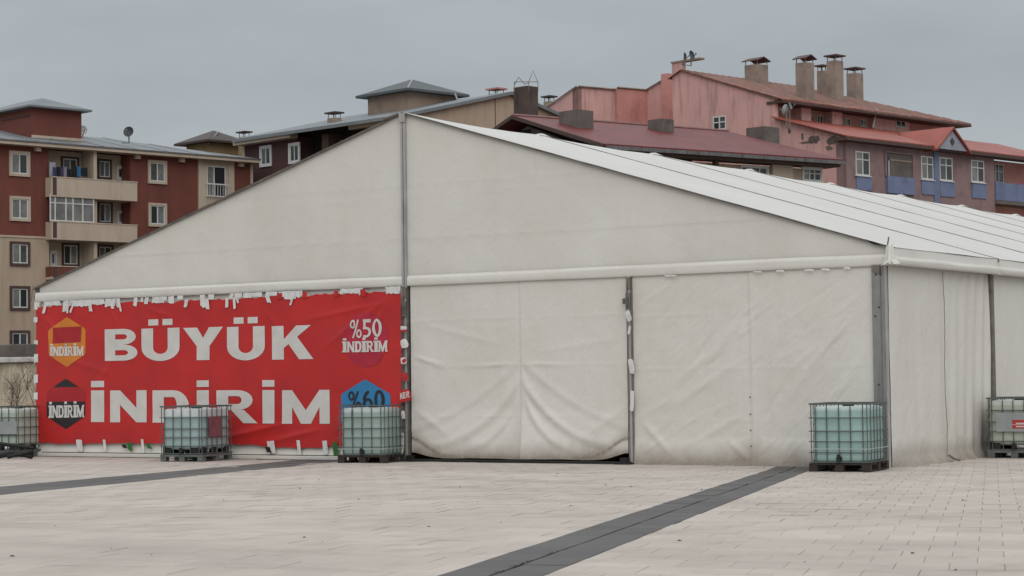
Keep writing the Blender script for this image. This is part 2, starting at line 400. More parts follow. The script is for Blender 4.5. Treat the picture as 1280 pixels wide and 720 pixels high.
def fabric(name, m, origin, du, n, u0, u1, z0, z1, step, fn, parent=tent, ztop=None):
    """hanging sheet on a vertical plane: position = origin + du*u + z, pushed along n by fn(u,z)"""
    nu = max(2, int((u1-u0)/step)); nv = max(2, int((z1-z0)/step))
    U, T = np.meshgrid(np.linspace(u0, u1, nu), np.linspace(0, 1, nv), indexing='ij')
    zt = z1 if ztop is None else ztop(U); Z = z0+(zt-z0)*T
    D = fn(U, Z); G = np.zeros(U.shape+(3,))
    for i in range(3): G[..., i] = origin[i]+du[i]*U+n[i]*D
    G[..., 2] += Z
    return MB().grid(G).build(name, m, parent, smooth=True, fixn=False)

def base_wrinkle(U, Z, seed, k=1.0):
    return .6*k*(0.020*vnoise(U*.9, Z*.8, seed)+0.012*vnoise(U*2.2+Z*.8, Z*1.6-U*.5, seed+1)+0.005*vnoise(U*6+Z*4, Z*3.0-U*2, seed+2)
              + 0.0016*vnoise(U*16, Z*14, seed+3))
def creases(U, Z, zs, seed):
    o = 0
    for i, z in enumerate(zs): o = o+0.005*np.exp(-((Z-z-.03*vnoise(U*.6, U*0, seed+i))/.022)**2)*(0.6+vnoise(U*1.3, U*0+i, seed))
    return o
FN = (0, -1, 0); FO = (0, 0, 0); XD = (1, 0, 0)
def w_left(U, Z): return base_wrinkle(U, Z, 3)
fabric('wall_panel', VW, (0, .02, 0), XD, FN, 0.06, 4.98, .02, 3.5, .09, w_left)
fabric('wall_panel', VW, (0, .02, 0), XD, FN, 5.02, 9.93, .02, 3.5, .09, w_left)
def w_door(U, Z):
    d = base_wrinkle(U, Z, 11, .9)+creases(U, Z, (.86, 1.82, 2.72), 4)
    s = 12.62
    for sg in (-1, 1):                                 # folds fall from the centre seam in hanging curves to the hem
        xx = np.clip((U-s)*sg, 0, 9); on = 1/(1+np.exp(-((U-s)*sg)/.02))
        for z0, L, wd, am in ((1.60, .95, .075, .030), (1.42, .48, .06, .026), (1.95, 1.9, .07, .010)):
            zc = z0*np.exp(-xx/L)+.12*(1-np.exp(-xx/L))+.03*vnoise(U*2, U*0, 7)
            nd = (Z-zc)/np.sqrt(1+(z0/L*np.exp(-xx/L))**2)
            env = np.clip(xx/.12, 0, 1)*np.exp(-(xx/(L*1.9))**2)
            d = d+on*env*am*(np.exp(-(nd/wd)**2)-.6*np.exp(-((nd+1.6*wd)/(wd*1.3))**2))
        xe = 10.1 if sg < 0 else 14.93
        d = d+fold(U, Z, s+sg*.1, 1.86, s+sg*1.1, 1.80, .05, .02)+fold(U, Z, xe, 1.05, xe-sg*1.0, .45, .10, .03, 1.4)
    d = d+fold(U, Z, 10.1, 2.05, 10.9, 1.82, .07, .035)+fold(U, Z, 10.15, 2.7, 12.3, 2.2, .10, .016)+fold(U, Z, 14.9, 2.3, 12.9, 2.05, .11, .014)
    d = d+0.012*np.sign(U-s)*np.exp(-np.abs(U-s)/.05)                      # the lapped seam between the two leaves
    belly = .09*np.clip(1-Z/1.0, 0, 1)*np.clip((U-10.0)*(15-U)/6.0, 0, 1)
    return d+belly
def z_door_bottom(): pass
# the leaf hem hangs in two shallow arcs: lifted at both posts
nu, nv = 168, 118
U, T = np.meshgrid(np.linspace(10.10, 14.93, nu), np.linspace(0, 1, nv), indexing='ij')
hem = .07+.10*np.exp(-((U-10.1)/.35)**2)+.13*np.exp(-((U-14.93)/.35)**2)+.02*vnoise(U*2, U*0, 3)
Z = hem+(3.5-hem)*T; G = np.stack([U, -w_door(U, Z), Z], -1)
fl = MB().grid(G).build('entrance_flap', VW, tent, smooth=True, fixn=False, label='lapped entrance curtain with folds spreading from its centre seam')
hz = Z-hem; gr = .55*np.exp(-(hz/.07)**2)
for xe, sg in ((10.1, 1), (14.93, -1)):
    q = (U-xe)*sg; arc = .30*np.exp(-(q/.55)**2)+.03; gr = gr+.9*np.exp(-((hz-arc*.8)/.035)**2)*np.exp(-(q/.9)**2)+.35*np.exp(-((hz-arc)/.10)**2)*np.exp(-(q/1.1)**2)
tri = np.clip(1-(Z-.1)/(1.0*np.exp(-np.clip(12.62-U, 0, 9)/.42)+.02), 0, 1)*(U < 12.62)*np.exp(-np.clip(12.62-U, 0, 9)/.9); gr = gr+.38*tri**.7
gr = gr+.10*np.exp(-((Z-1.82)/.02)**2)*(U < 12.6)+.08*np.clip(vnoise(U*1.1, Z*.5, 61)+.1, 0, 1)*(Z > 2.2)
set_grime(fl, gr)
def w_right(U, Z):
    d = base_wrinkle(U, Z, 21, 1.0)+creases(U, Z, (.80, 1.72, 2.66), 9)
    r = random.Random(8)
    for i in range(60):
        x = r.uniform(15.4, 19.6); z = r.uniform(.5, 3.3); L = r.uniform(.3, 1.1); a = math.radians(r.uniform(205, 240))
        d = d+fold(U, Z, x, z, x+L*math.cos(a), z+L*math.sin(a), r.uniform(.03, .07), r.uniform(.008, .022)*(1 if r.random() > .35 else -1))
    for x0, z0, x1, z1, wd, am in ((17.35, 2.7, 16.3, 1.5, .12, .03), (17.3, 1.9, 15.7, .95, .13, .035), (17.35, .95, 16.2, .35, .1, .03), (19.6, 3.1, 18.0, 1.0, .16, .035), (19.7, 2.2, 18.6, .5, .13, .03), (15.2, .8, 15.9, .1, .1, .05), (16.9, .5, 17.4, .05, .08, .05)):
        d = d+fold(U, Z, x0, z0, x1, z1, wd, am*.9)
    return d+0.014*np.sign(U-17.4)*np.exp(-np.abs(U-17.4)/.05)+.05*np.clip(1-Z/.5, 0, 1)
fabric('wall_panel', VW, FO, XD, FN, 15.05, 19.76, -.012, 3.5, .034, w_right)
# side walls (facing +X)
SN = (1, 0, 0); SDU = (0, 1, 0)
def w_side(seed):
    def fn(U, Z):
        d = base_wrinkle(U, Z, seed, .8)+creases(U, Z, (.9, 1.8, 2.7), seed)
        d = d+.012*np.sin(U*9+2*vnoise(U*1.5, Z*.4, seed)*3)*np.clip(1-abs(Z-1.5)/1.8, 0, 1)*.6
        return d+.12*np.clip(1-Z/.22, 0, 1)**2*np.clip((U-.06)/.7, 0, 1)
    return fn
fabric('wall_panel', VW, (W-.02, 0, 0), SDU, SN, 0.06, 2.42, -.012, 3.5, .04, w_side(31))
def w_side2(U, Z):
    return w_side(37)(U, Z)+.02*np.sin((U-2.4)*14-Z*1.2)*np.clip((U-2.4)/2, 0, 1)
fabric('wall_panel', VW, (W-.05, 0, 0), SDU, SN, 2.40, 4.93, -.012, 3.5, .04, w_side2)
for k in range(1, BAYS):
    fabric('wall_panel', VW, (W-.03, 0, 0), SDU, SN, 5*k+.07, 5*k+4.93, -.012, 3.5, .12, w_side(40+k))
for k in range(BAYS): fabric('wall_panel', VW, (0.03, 0, 0), SDU, (-1, 0, 0), 5*k+.07, 5*k+4.93, .02, 3.5, .4, w_side(60+k))
fabric('wall_panel', VW, (0, 5*BAYS-.02, 0), XD, (0, 1, 0), .1, 19.9, .02, 3.7, .5, w_left)
# gables
def w_gab(U, Z):
    return .05*vnoise(U*.35, Z*.5, 71)+.012*vnoise(U*1.1, Z*.9, 72)+.003*vnoise(U*4, Z*4, 73)+creases(U, Z, (4.35, 5.15), 75)*.6+.004*(np.exp(-((U-5)/.03)**2)+np.exp(-((U-15)/.03)**2)+np.exp(-((Z-4.3)/.02)**2)+np.exp(-((Z-5.35)/.02)**2))+.012*vnoise(U*2.2+Z*2, Z*.5, 77)*np.clip(1-(Z-3.5)/.8, 0, 1)
gp1 = fabric('gable_panel', VG, (0, 0, 0), XD, FN, 0.02, 9.945, 3.52, 6.8, .06, w_gab, ztop=lambda U: zr(U)-.012)
gp2 = fabric('gable_panel', VG, (0, 0, 0), XD, FN, 10.055, 19.98, 3.52, 6.8, .06, w_gab, ztop=lambda U: zr(U)-.012)
fabric('gable_panel', VG, (0, 5*BAYS, 0), XD, (0, 1, 0), 0.02, 19.98, 3.52, 6.8, .4, w_gab, ztop=lambda U: zr(U)-.012)
for gp in (gp1, gp2):
    q = np.array([v.co[:] for v in gp.data.vertices]); X_, Z_ = q[:, 0], q[:, 2]
    edge_ = zr(X_)-Z_; cen = np.abs(X_-10)
    set_grime(gp, .22*np.exp(-edge_/.10)*(1+vnoise(X_*3, Z_*3, 5))+.20*np.exp(-cen/.12)*(1+2*vnoise(X_*0, Z_*2, 6))+.10*np.exp(-np.clip(Z_-3.58, 0, 9)/.12)
              +.10*np.clip(vnoise(X_*.7, Z_*.25, 8)*2, 0, 1)+.12*np.exp(-((Z_-4.3)/.015)**2)+.08*np.exp(-((Z_-5.35)/.015)**2)+.08*np.exp(-((np.abs(X_-10)-5)/.015)**2))
# roof sheets, one each bay and side
def roof_sheet(k, side):
    nu, nv = 40, 14
    S, T = np.meshgrid(np.linspace(0, 1, nu), np.linspace(0, 1, nv), indexing='ij')
    x = 10+side*S*10.13; y = 5*k+(.03 if k else -.07)+T*(4.94+(0 if k else .10))
    z = HR-slope*abs(10.13)*S+.0
    sag = np.sin(math.pi*T)*np.sin(math.pi*np.clip(S*1.02, 0, 1))**.6
    z = z-.06*sag+.02*vnoise(x*.7, y*.5, 80+k)*np.sin(math.pi*T)+.008*vnoise(x*2, y*1.4, 81+k)-.05*np.exp(-S/.02)*np.sin(math.pi*T)
    MB().grid(np.stack([x, y, z], -1)).build('roof_sheet', VR, tent, smooth=True, fixn=False)
for k in range(BAYS):
    roof_sheet(k, 1); roof_sheet(k, -1)
for k in range(1, BAYS+1):                                     # rafter rails between the sheets
    for sg in (1, -1):
        m = MB(); y = 5*k-.0; xe = 10+sg*10.15
        m.quadbox([(10, y-.03, HR-.05), (xe, y-.03, HR-slope*10.15-.05), (xe, y+.03, HR-slope*10.15-.05), (10, y+.03, HR-.05),
                   (10, y-.012, HR+.012), (xe, y-.012, HR-slope*10.15+.012), (xe, y+.012, HR-slope*10.15+.012), (10, y+.012, HR+.012)])
        m.build('rafter_rail', ALUD, tent)
    MB().quadbox([(9.85, 5*k-.22, HR-.04), (10.15, 5*k-.22, HR-.04), (10.15, 5*k+.22, HR-.04), (9.85, 5*k+.22, HR-.04),
                  (9.95, 5*k-.05, HR+.028), (10.05, 5*k-.05, HR+.028), (10.05, 5*k+.05, HR+.028), (9.95, 5*k+.05, HR+.028)]).build('ridge_cap', VR, tent, smooth=True)
for sg in (1, -1):                                             # front rafter edge
    xe = 10+sg*10.12; m = MB(); ze = HR-slope*10.12
    m.quadbox([(10, -.062, HR-.034), (xe, -.062, ze-.034), (xe, -.006, ze-.034), (10, -.006, HR-.034), (10, -.062, HR-.010), (xe, -.062, ze-.010), (xe, -.006, ze-.010), (10, -.006, HR-.010)])
    m.build('gable_rafter', ALUD, tent)
# ridge plate at the apex with its bolt bracket
m = MB().box(9.93, 10.07, -.085, -.058, HR-.2, HR-.02); m.build('apex_plate', ALU, tent)
MB().tube([(9.9, -.07, HR-.03), (9.55, -.07, HR-.115)], .03).build('apex_bracket', ALUD, tent)
# valances
def extrude_profile(prof, p0, p1, n, name, m, seed, wob=.012):
    L = np.linalg.norm(np.array(p1)-np.array(p0)); nn = int(L/.12)+2
    G = np.zeros((nn, len(prof), 3))
    for i, t in enumerate(np.linspace(0, 1, nn)):
        q = np.array(p0)*(1-t)+np.array(p1)*t
        for j, (o, z) in enumerate(prof):
            wv = wob*float(vnoise(np.array(t*L*.8), np.array(j*.6), seed))
            G[i, j] = q+np.array(n)*(o+wv)+np.array((0, 0, z+wv*.8))
    return MB().grid(G).build(name, m, tent, smooth=True, fixn=False)
fprof = [(.028, 3.60), (.033, 3.572), (.046, 3.566), (.052, 3.53), (.052, 3.46), (.048, 3.41), (.040, 3.395), (.0, 3.40)]
extrude_profile(fprof, (-.08, 0, 0), (9.94, 0, 0), FN, 'valance', VV, 91)
extrude_profile(fprof, (10.06, 0, 0), (20.12, 0, 0), FN, 'valance', VV, 92)
sprof = [(.02, HE-.02), (.115, HE-.045), (.122, HE-.07), (.122, 3.56), (.128, 3.545), (.165, 3.522), (.172, 3.48), (.160, 3.44), (.150, 3.40), (.03, 3.41)]
for k in range(BAYS):
    extrude_profile(sprof, (W, 5*k-.02 if not k else 5*k+.02, 0), (W, 5*k+4.98, 0), SN, 'valance', VV, 95+k)
    extrude_profile(sprof, (0, 5*k-.02, 0), (0, 5*k+4.98, 0), (-1, 0, 0), 'valance', VV, 120+k)
    yk = 5*(k+1)
    m = MB()
    for (o, z), (o2, z2) in zip(sprof[:-1], sprof[1:]):
        pass
    m.prism([(W+o+.012, yk-.07, z) for o, z in sprof[1:-1]]+[(W+.02, yk-.07, sprof[-2][1])], (0, .14, 0)); m.build('valance_cover', VV, tent)
# corner gather: pinched fabric with a loose white tip and the tension rod
m = MB(); cx, cy = W+.10, -.10
ring = [(.05, HE-.02), (.06, HE-.07), (.06, 3.62), (.07, 3.55), (.09, 3.47), (.10, 3.41)]
G = np.array([[(cx+r_*math.cos(a)*(1+.25*math.sin(5*a))-.02, cy+r_*math.sin(a)*(1+.25*math.sin(4*a)), z+.02*math.sin(3*a)) for r_, z in ring] for a in np.linspace(-2.6, 1.3, 22)])
m.grid(G).build('corner_gather', VV, tent, smooth=True, fixn=False)
MB().poly([(20.14, -.20, 3.47), (20.20, -.20, 3.40), (20.29, -.14, 3.42), (20.20, -.12, 3.50)]).poly([(20.1, -.26, 3.47), (20.0, -.30, 3.38), (20.2, -.30, 3.46)]).build('loose_tip', VR, tent)
MB().tube([(20.05, -.12, HE-.05), (20.09, -.13, HE+.13)], .012).build('tension_rod', ALUD, tent)
MB().tube([(-.09, -.09, HE+.03), (-.16, -.09, 3.42)], .008).build('tension_rod', ALUD, tent)
MB().poly([(19.62, -.062, 3.86), (19.82, -.062, 3.80), (19.92, -.062, 3.73), (19.78, -.062, 3.75)]).build('rafter_stain', ALUD, tent)

# posts
def post(name, x0, x1, y0, y1, z1, m=ALU, z0=0.0):
    return addpart(name, m, tent, (x0, x1, y0, y1, z0, z1), bevel=.008)
cp = post('corner_post', 19.73, 19.955, -.06, .10, 3.42, mat('post_grey', (.25, .25, .255), .5, .1, 3, metal=.2, stain=(.13, .12, .11), stain_amt=.6, stain_scale=2, streak=True))
addpart('track', ALUD, cp, (19.885, 19.90, -.066, -.061, .0, 3.4)); addpart('track', ALU, cp, (19.958, 19.975, -.05, .05, .0, 3.4))
for zz, xx in ((2.55, 19.76), (2.70, 19.83), (3.25, 19.78), (1.4, 19.8)): MB().tube([(xx+.03, -.055, zz), (xx+.03, -.072, zz)], .014, 8).build('bolt', BLK, cp)
MB().prism([(19.74, -.066, 3.3), (19.92, -.066, 3.22), (19.94, -.066, 3.4), (19.75, -.066, 3.4)], (0, .004, 0)).build('bracket', ALUD, cp)
# gable mullion: double keder rail from the valance to the apex
for o in (-.032, .032):
    addpart('gable_rail', ALU, tent, (10+o-.022, 10+o+.022, -.06, .02, 3.36, HR-.06))
addpart('gable_rail_gap', ALUD, tent, (9.990, 10.010, -.045, .01, 3.36, HR-.08))
for x, seed in ((10.01, 1), (15.02, 2)):
    p = post('post', x-.055, x+.018, -.05, .06, 3.40, ALU); addpart('post_channel', ALUD, p, (x+.021, x+.045, -.045, .05, .02, 3.39))
    addpart('track', ALUD, p, (x-.04, x-.025, -.056, -.051, .05, 3.3))
    l = addpart('latch', ALUD, p, (x-.055, x+.035, -.10, -.062, 2.80, 3.10), bevel=.01)
    addpart('latch_lever', STEEL, l, (x-.01, x+.02, -.14, -.102, 2.86, 3.02)); addpart('latch_hook', STEEL, l, (x-.11, x-.06, -.11, -.09, 2.9, 3.0))
    addpart('latch_bolt', ALUD, p, (x-.04, x+.04, -.085, -.062, 3.18, 3.38))
post('post', 4.95, 5.05, .04, .14, 3.40)
post('post', .0, .12, .05, .15, 3.42)
for k in range(1, BAYS+1):
    post('post', 19.90, 20.02, 5*k-.055, 5*k+.055, 3.42, ALUD)
addpart('ballast_bar', BLK, tent, (10.05, 15.02, -.13, -.05, .008, .05), bevel=.01)
for x in (10.12, 14.9): addpart('base_plate', BLK, tent, (x-.18, x+.16, -.2, .02, .004, .035)); addpart('base_plate', BLK, tent, (x-.07, x+.07, -.15, -.03, .036, .12))
# ground skirt under the banner: white lower sheet and rail
def w_skirt(U, Z): return .05+.03*vnoise(U*1.5, Z*3, 131)+.08*np.clip(1-Z/.3, 0, 1)
fabric('ground_skirt', VV, (0, 0, 0), XD, FN, 0.0, 9.95, .10, .55, .05, w_skirt)
addpart('base_rail', VV, tent, (-.05, 9.9, -.20, -.12, .01, .085), bevel=.01)
# side seam lacing
m = MB(); rr = random.Random(4); pts = [(W+.035+.01*rr.random(), 2.42+.03*math.sin(z*3.1), z) for z in np.linspace(.08, 3.38, 40)]
m.tube(pts, .006).build('lacing_cord', ALUD, tent); MB().tube([(W+.06, 2.44, .12), (W+.14, 2.50, .05), (W+.2, 2.62, .02)], .02).build('cord_end', ALUD, tent)
# eyelets down the seam of the right panel, small patches under the valance
rr = random.Random(12)
for z in (.35, .62, .9, 1.2): MB().tube([(17.42, -.05, z), (17.42, -.075, z)], .014, 8).build('eyelet', ALUD, tent)
def scrap(x, z, wd, h, parent, m=TAPE, y=-.075, rot=0.0, rag=.25, r=rr, name='paper_scrap'):
    pts = []
    n = 9
    for i in range(n):
        a = 2*math.pi*i/n+.35; rx = wd/2*(1/max(abs(math.cos(a)), .75))*.9*(1-r.random()*rag); rz = h/2*(1/max(abs(math.sin(a)), .75))*.9*(1-r.random()*rag)
        px_, pz_ = rx*math.cos(a), rz*math.sin(a); pts.append((x+px_*math.cos(rot)-pz_*math.sin(rot), y-.004*r.random(), z+px_*math.sin(rot)+pz_*math.cos(rot)))
    c = (x, y-.006, z); k = MB(); k.v = [c]+pts; k.f = [(0, 1+i, 1+(i+1) % n) for i in range(n)]
    return k.build(name, m, parent, fixn=False)
for x, z, wd, h, ro in ((15.04, 2.68, .12, .26, .3), (15.05, 2.42, .07, .2, -.2), (15.08, 1.78, .13, .34, .15), (15.09, 1.15, .10, .50, -.05)):
    scrap(x, z, wd, h, tent, rot=ro, y=-.12)
for x, wd in ((15.9, .32), (17.62, .22), (18.05, .2), (18.6, .24), (18.9, .2), (19.3, .16)): scrap(x, 3.375+.012*(rr.random()-.5), wd, .045, tent, y=-.075, rot=-.05)
for x, z, wd, h, mm, ro in ((10.03, 2.58, .20, .10, TAPE, .0), (10.04, 2.53, .17, .05, RED, .05), (10.04, 2.28, .22, .22, TAPE, .2), (10.02, 1.95, .18, .16, TAPE, .1), (10.04, 1.95, .12, .09, RED, .5), (10.05, 1.64, .18, .2, RED, 0), (10.08, 1.58, .10, .04, TAPE, .1), (9.99, .9, .12, .2, TAPE, .2)):
    scrap(x, z, wd, h, tent, mm, y=-.13-(.012 if mm is RED else 0), rot=ro)

# ================================================================== BANNER
def bz(U, Z):                                        # relief of the banner cloth
    U = np.asarray(U, float); Z = np.asarray(Z, float)
    d = .13+.03*vnoise(U*.5, Z*.6, 141)+.014*vnoise(U*1.2+Z*.9, Z*1.2-U*.5, 142)+.004*vnoise(U*4+Z*3, Z*3-U*2, 143)
    for x0, z0, x1, z1, wd, am in ((9.7, 3.2, 8.0, 2.2, .10, .04), (9.75, 3.25, 8.9, 2.0, .08, .035), (9.7, 3.1, 7.3, 2.75, .08, .025), (9.6, 2.6, 9.35, .8, .12, .04),
                                   (.1, 3.2, 1.3, 2.2, .09, .03), (.1, 3.25, .8, 1.8, .08, .025), (.2, 2.3, 2.6, 1.7, .12, .02), (2.6, 2.4, 1.7, 1.3, .12, .02), (5.3, .4, 7.2, .75, .12, .06), (6.4, .3, 8.0, .62, .1, .05), (4.6, .4, 5.8, .9, .1, .035),
                                   (3.2, 3.2, 4.2, 2.9, .08, .02), (2.2, 3.2, 2.5, 2.8, .06, .02), (6.5, 3.1, 7.0, 2.5, .1, .02), (8.3, .5, 8.7, 1.2, .1, .03)):
        d = d+fold(U, Z, x0, z0, x1, z1, wd, am)
    return d
BT, BB_ = 3.315, .30
bl = thing('sale_banner', 'big red sale banner with white lettering taped along the tent front', 'banner', (0, 0, 0))
nu, nv = 420, 140
U, T = np.meshgrid(np.linspace(.0, 1, nu), np.linspace(0, 1, nv), indexing='ij')
x = .02+.03*np.sin(T*9)*0+.04*vnoise(T*5, T*0, 150)*(1-U)+U*(9.94-.02+.05*vnoise(T*4, T*0, 151))
zb = BB_+.04*vnoise(x*1.3, x*0, 152)+.03*vnoise(x*4, x*0, 153)-.06*np.exp(-((x-7.2)/1.2)**2); zt = BT-.03+.05*vnoise(x*2.2, x*0, 154)+.05*vnoise(x*9, x*0, 155)
Z = zb+(zt-zb)*T; G = np.stack([x, -bz(x, Z), Z], -1)
cloth = MB().grid(G).build('cloth', RED, bl, smooth=True, fixn=False)

def decal(polys, m, name, parent, lift=.006):
    """flat printed shapes (x,z outlines in metres) laid on the cloth relief"""
    bm = bmesh.new()
    for k, pl in enumerate(polys):
        try: bm.faces.new([bm.verts.new((p[0], 0, p[1])) for p in pl])
        except ValueError: pass
    xs = [v.co.x for v in bm.verts]; zs = [v.co.z for v in bm.verts]
    for ax, lo, hi, st in ((0, min(xs), max(xs), .06), (2, min(zs), max(zs), .06)):
        q = math.ceil(lo/st)*st
        while q < hi:
            pc = [0, 0, 0]; pc[ax] = q; no = [0, 0, 0]; no[ax] = 1
            bmesh.ops.bisect_plane(bm, geom=bm.verts[:]+bm.edges[:]+bm.faces[:], plane_co=pc, plane_no=no); q += st
    co_ = np.array([v.co[:] for v in bm.verts]); dd = bz(co_[:, 0], co_[:, 2])
    for v, d in zip(bm.verts, dd): v.co.y = -float(d)-lift
    bmesh.ops.recalc_face_normals(bm, faces=bm.faces)
    me = bpy.data.meshes.new(name); bm.to_mesh(me); bm.free(); me.materials.append(m)
    me.polygons.foreach_set('use_smooth', [True]*len(me.polygons))
    o = bpy.data.objects.new(name, me); COL.objects.link(o); o.parent = parent; return o
# letter shapes in a unit-height box
def R_(x0, y0, x1, y1): return [[(x0, y0), (x1, y0), (x1, y1), (x0, y1)]]
def strip(o, i): return [[o[k], o[k+1], i[k+1], i[k]] for k in range(len(o)-1)]
def bowl(x0, y0, x1, y1, tx, ty, n=10):
    rx = (x1-x0)*.62; ry = (y1-y0)/2; xs = x1-rx; cy = (y0+y1)/2
    an = [math.pi/2-math.pi*k/n for k in range(n+1)]
    o = [(x0, y1)]+[(xs+rx*math.cos(a), cy+ry*math.sin(a)) for a in an]+[(x0, y0)]
    i = [(x0, y1-ty)]+[(xs+(rx-tx)*math.cos(a), cy+(ry-ty)*math.sin(a)) for a in an]+[(x0, y0+ty)]
    return strip(o, i)
def ring_(cx, cy, rx, ry, tx, ty, a0=0, a1=2*math.pi, n=22):
    an = [a0+(a1-a0)*k/n for k in range(n+1)]
    return strip([(cx+rx*math.cos(a), cy+ry*math.sin(a)) for a in an], [(cx+(rx-tx)*math.cos(a), cy+(ry-ty)*math.sin(a)) for a in an])
def cup(wd, t, n=12):
    an = [math.pi+math.pi*k/n for k in range(n+1)]; rx = wd/2
    o = [(0, 1)]+[(rx+rx*math.cos(a), .40+.42*math.sin(a)) for a in an]+[(wd, 1)]
    i = [(t, 1)]+[(rx+(rx-t)*math.cos(a), .40+.20*math.sin(a)) for a in an]+[(wd-t, 1)]
    return strip(o, i)
LET = {
 'B': (.98, R_(0, 0, .32, 1)+bowl(.32, .5, .93, 1, .26, .17)+bowl(.32, 0, .98, .5, .28, .17)),
 'U': (1.10, cup(1.10, .34)), 'Ü': (1.10, cup(1.10, .34)+R_(.20, 1.09, .49, 1.28)+R_(.61, 1.09, .90, 1.28)),
 'Y': (1.06, [[(0, 1), (.37, 1), (.53, .68), (.36, .42)], [(.70, .42), (.53, .68), (.69, 1), (1.06, 1)], [(.36, .42), (.53, .68), (.70, .42)]]+R_(.36, 0, .70, .42)),
 'K': (1.12, R_(0, 0, .33, 1)+[[(.33, .34), (.33, .60), (.68, 1), (1.08, 1)], [(.46, .454), (.70, .666), (1.14, 0), (.75, 0)]]),
 'I': (.36, R_(0, 0, .36, 1)), 'İ': (.36, R_(0, 0, .36, 1)+R_(.0, 1.10, .36, 1.30)),
 'N': (1.08, R_(0, 0, .30, 1)+R_(.78, 0, 1.08, 1)+[[(.30, 1), (.30, .55), (.78, 0), (.78, .45)]]),
 'D': (1.02, R_(0, 0, .32, 1)+bowl(.32, 0, 1.02, 1, .34, .21)),
 'R': (1.10, R_(0, 0, .32, 1)+bowl(.32, .40, .98, 1, .30, .18)+[[(.40, .40), (.74, .40), (1.10, 0), (.72, 0)]]),
 'M': (1.42, R_(0, 0, .30, 1)+R_(1.12, 0, 1.42, 1)+[[(.30, 1), (.30, .50), (.56, 0), (.71, .40)], [(.56, 0), (.86, 0), (.71, .40)], [(1.12, 1), (.71, .40), (.86, 0), (1.12, .50)]]),
 '5': (.66, R_(.06, .82, .60, 1)+R_(.06, .58, .24, .82)+bowl(.04, 0, .66, .58, .2, .13)),
 '0': (.66, ring_(.33, .5, .33, .5, .2, .14)),
 '6': (.66, ring_(.33, .31, .33, .31, .19, .12)+ring_(.42, .40, .42, .60, .20, .14, math.pi/2, math.pi*.93, 12)),
 '%': (.80, ring_(.2, .76, .2, .24, .11, .1)+ring_(.62, .24, .2, .24, .11, .1)+[[(.12, 0), (.24, 0), (.68, 1), (.56, 1)]]),
}
def letter(ch, x0, x1, z0, h, m, parent, lift=.006, serif=False, skew=0.0):
    wd, pl = LET[ch]; pl = [list(p) for p in pl]
    if serif:
        for a in (0, wd) if ch in 'INMİ' else (0,):
            s = -1 if a == 0 else 1; q0, q1 = sorted((a, a+s*.10)); pl += R_(q0, 0, q1, .13)+R_(q0, .87, q1, 1)
    sx = (x1-x0)/wd
    return decal([[(x0+p[0]*sx, z0+p[1]*h+skew*p[0]*sx) for p in q] for q in pl], m, 'letter', parent, lift)
BY = -.16
def bxz(px, py):                                     # column/row of the photograph to metres on the banner
    d = ray(px, py); t = (BY-CAM[1])/d[1]; p = CAM+t*d; return float(p[0]), float(p[2])
def word(chars, spans, y0, y1, m, parent, **k):      # y0 baseline rows (left, right), y1 cap rows
    n = len(chars); xa = spans[0][0]; xb = spans[-1][1]
    for ch, (a, c) in zip(chars, spans):
        t = ((a+c)/2-xa)/(xb-xa); yb = y0[0]+(y0[1]-y0[0])*t; yt = y1[0]+(y1[1]-y1[0])*t
        X0, _ = bxz(a, (yb+yt)/2); X1, _ = bxz(c, (yb+yt)/2); Zb = bxz((a+c)/2, yb)[1]; Zt = bxz((a+c)/2, yt)[1]
        letter(ch, X0, X1, Zb, Zt-Zb, m, parent, **k)
word('BÜYÜK', [(130, 171), (176, 223.5), (228, 278), (283, 330), (339, 389.5)], (451, 449), (411.5, 406.5), PRW, bl)
word('İNDİRİM', [(113, 129.5), (137, 182.5), (190, 236), (245.5, 260.5), (270, 321), (327.5, 342.5), (352, 410.5)], (527.5, 530), (488, 487.5), PRW, bl)
def even(a, c, ws, gap=.12):
    tot = sum(ws)+gap*(len(ws)-1); s = (c-a)/tot; o = []; x = a
    for q in ws: o.append((x, x+q*s)); x += (q+gap)*s
    return o
IND = 'İNDİRİM'; INDW = [.5, 1.0, .95, .5, 1.0, .5, 1.25]
def hexa(px0, px1, py0, py1, rnd=.1):
    (xa, zt_), (xb, zb_) = bxz(px0, py0), bxz(px1, py1); xa = bxz(px0, (py0+py1)/2)[0]; xb = bxz(px1, (py0+py1)/2)[0]
    xm = (xa+xb)/2; h = zt_-zb_; P = [(xm, zt_), (xb, zt_-.25*h), (xb, zb_+.25*h), (xm, zb_), (xa, zb_+.25*h), (xa, zt_-.25*h)]; o = []
    for i, p in enumerate(P):
        a, c = P[i-1], P[(i+1) % 6]
        for k, q in ((a, rnd), (c, rnd)): o.append((p[0]+(k[0]-p[0])*q*.6, p[1]+(k[1]-p[1])*q*.6))
        o.insert(-1, (p[0]+((a[0]+c[0])/2-p[0])*rnd*.35, p[1]+((a[1]+c[1])/2-p[1])*rnd*.35))
    return o
def clipz(pl, lo=None, hi=None):
    bm_ = pl; res = []
    n = len(bm_)
    for i in range(n):
        p, q = bm_[i], bm_[(i+1) % n]
        for lim, sgn in ((lo, 1), (hi, -1)):
            pass
    def cut(poly, lim, sgn):
        o = []
        for i in range(len(poly)):
            p, q = poly[i], poly[(i+1) % len(poly)]; dp, dq = sgn*(p[1]-lim), sgn*(q[1]-lim)
            if dp >= 0: o.append(p)
            if dp*dq < 0: t = dp/(dp-dq); o.append((p[0]+(q[0]-p[0])*t, p[1]+(q[1]-p[1])*t))
        return o
    if lo is not None: bm_ = cut(bm_, lo, 1)
    if hi is not None: bm_ = cut(bm_, hi, -1)
    return bm_
bd = decal([hexa(59.5, 105.5, 397, 458.5)], PRO, 'badge', bl); bd['label'] = 'orange hexagon badge'
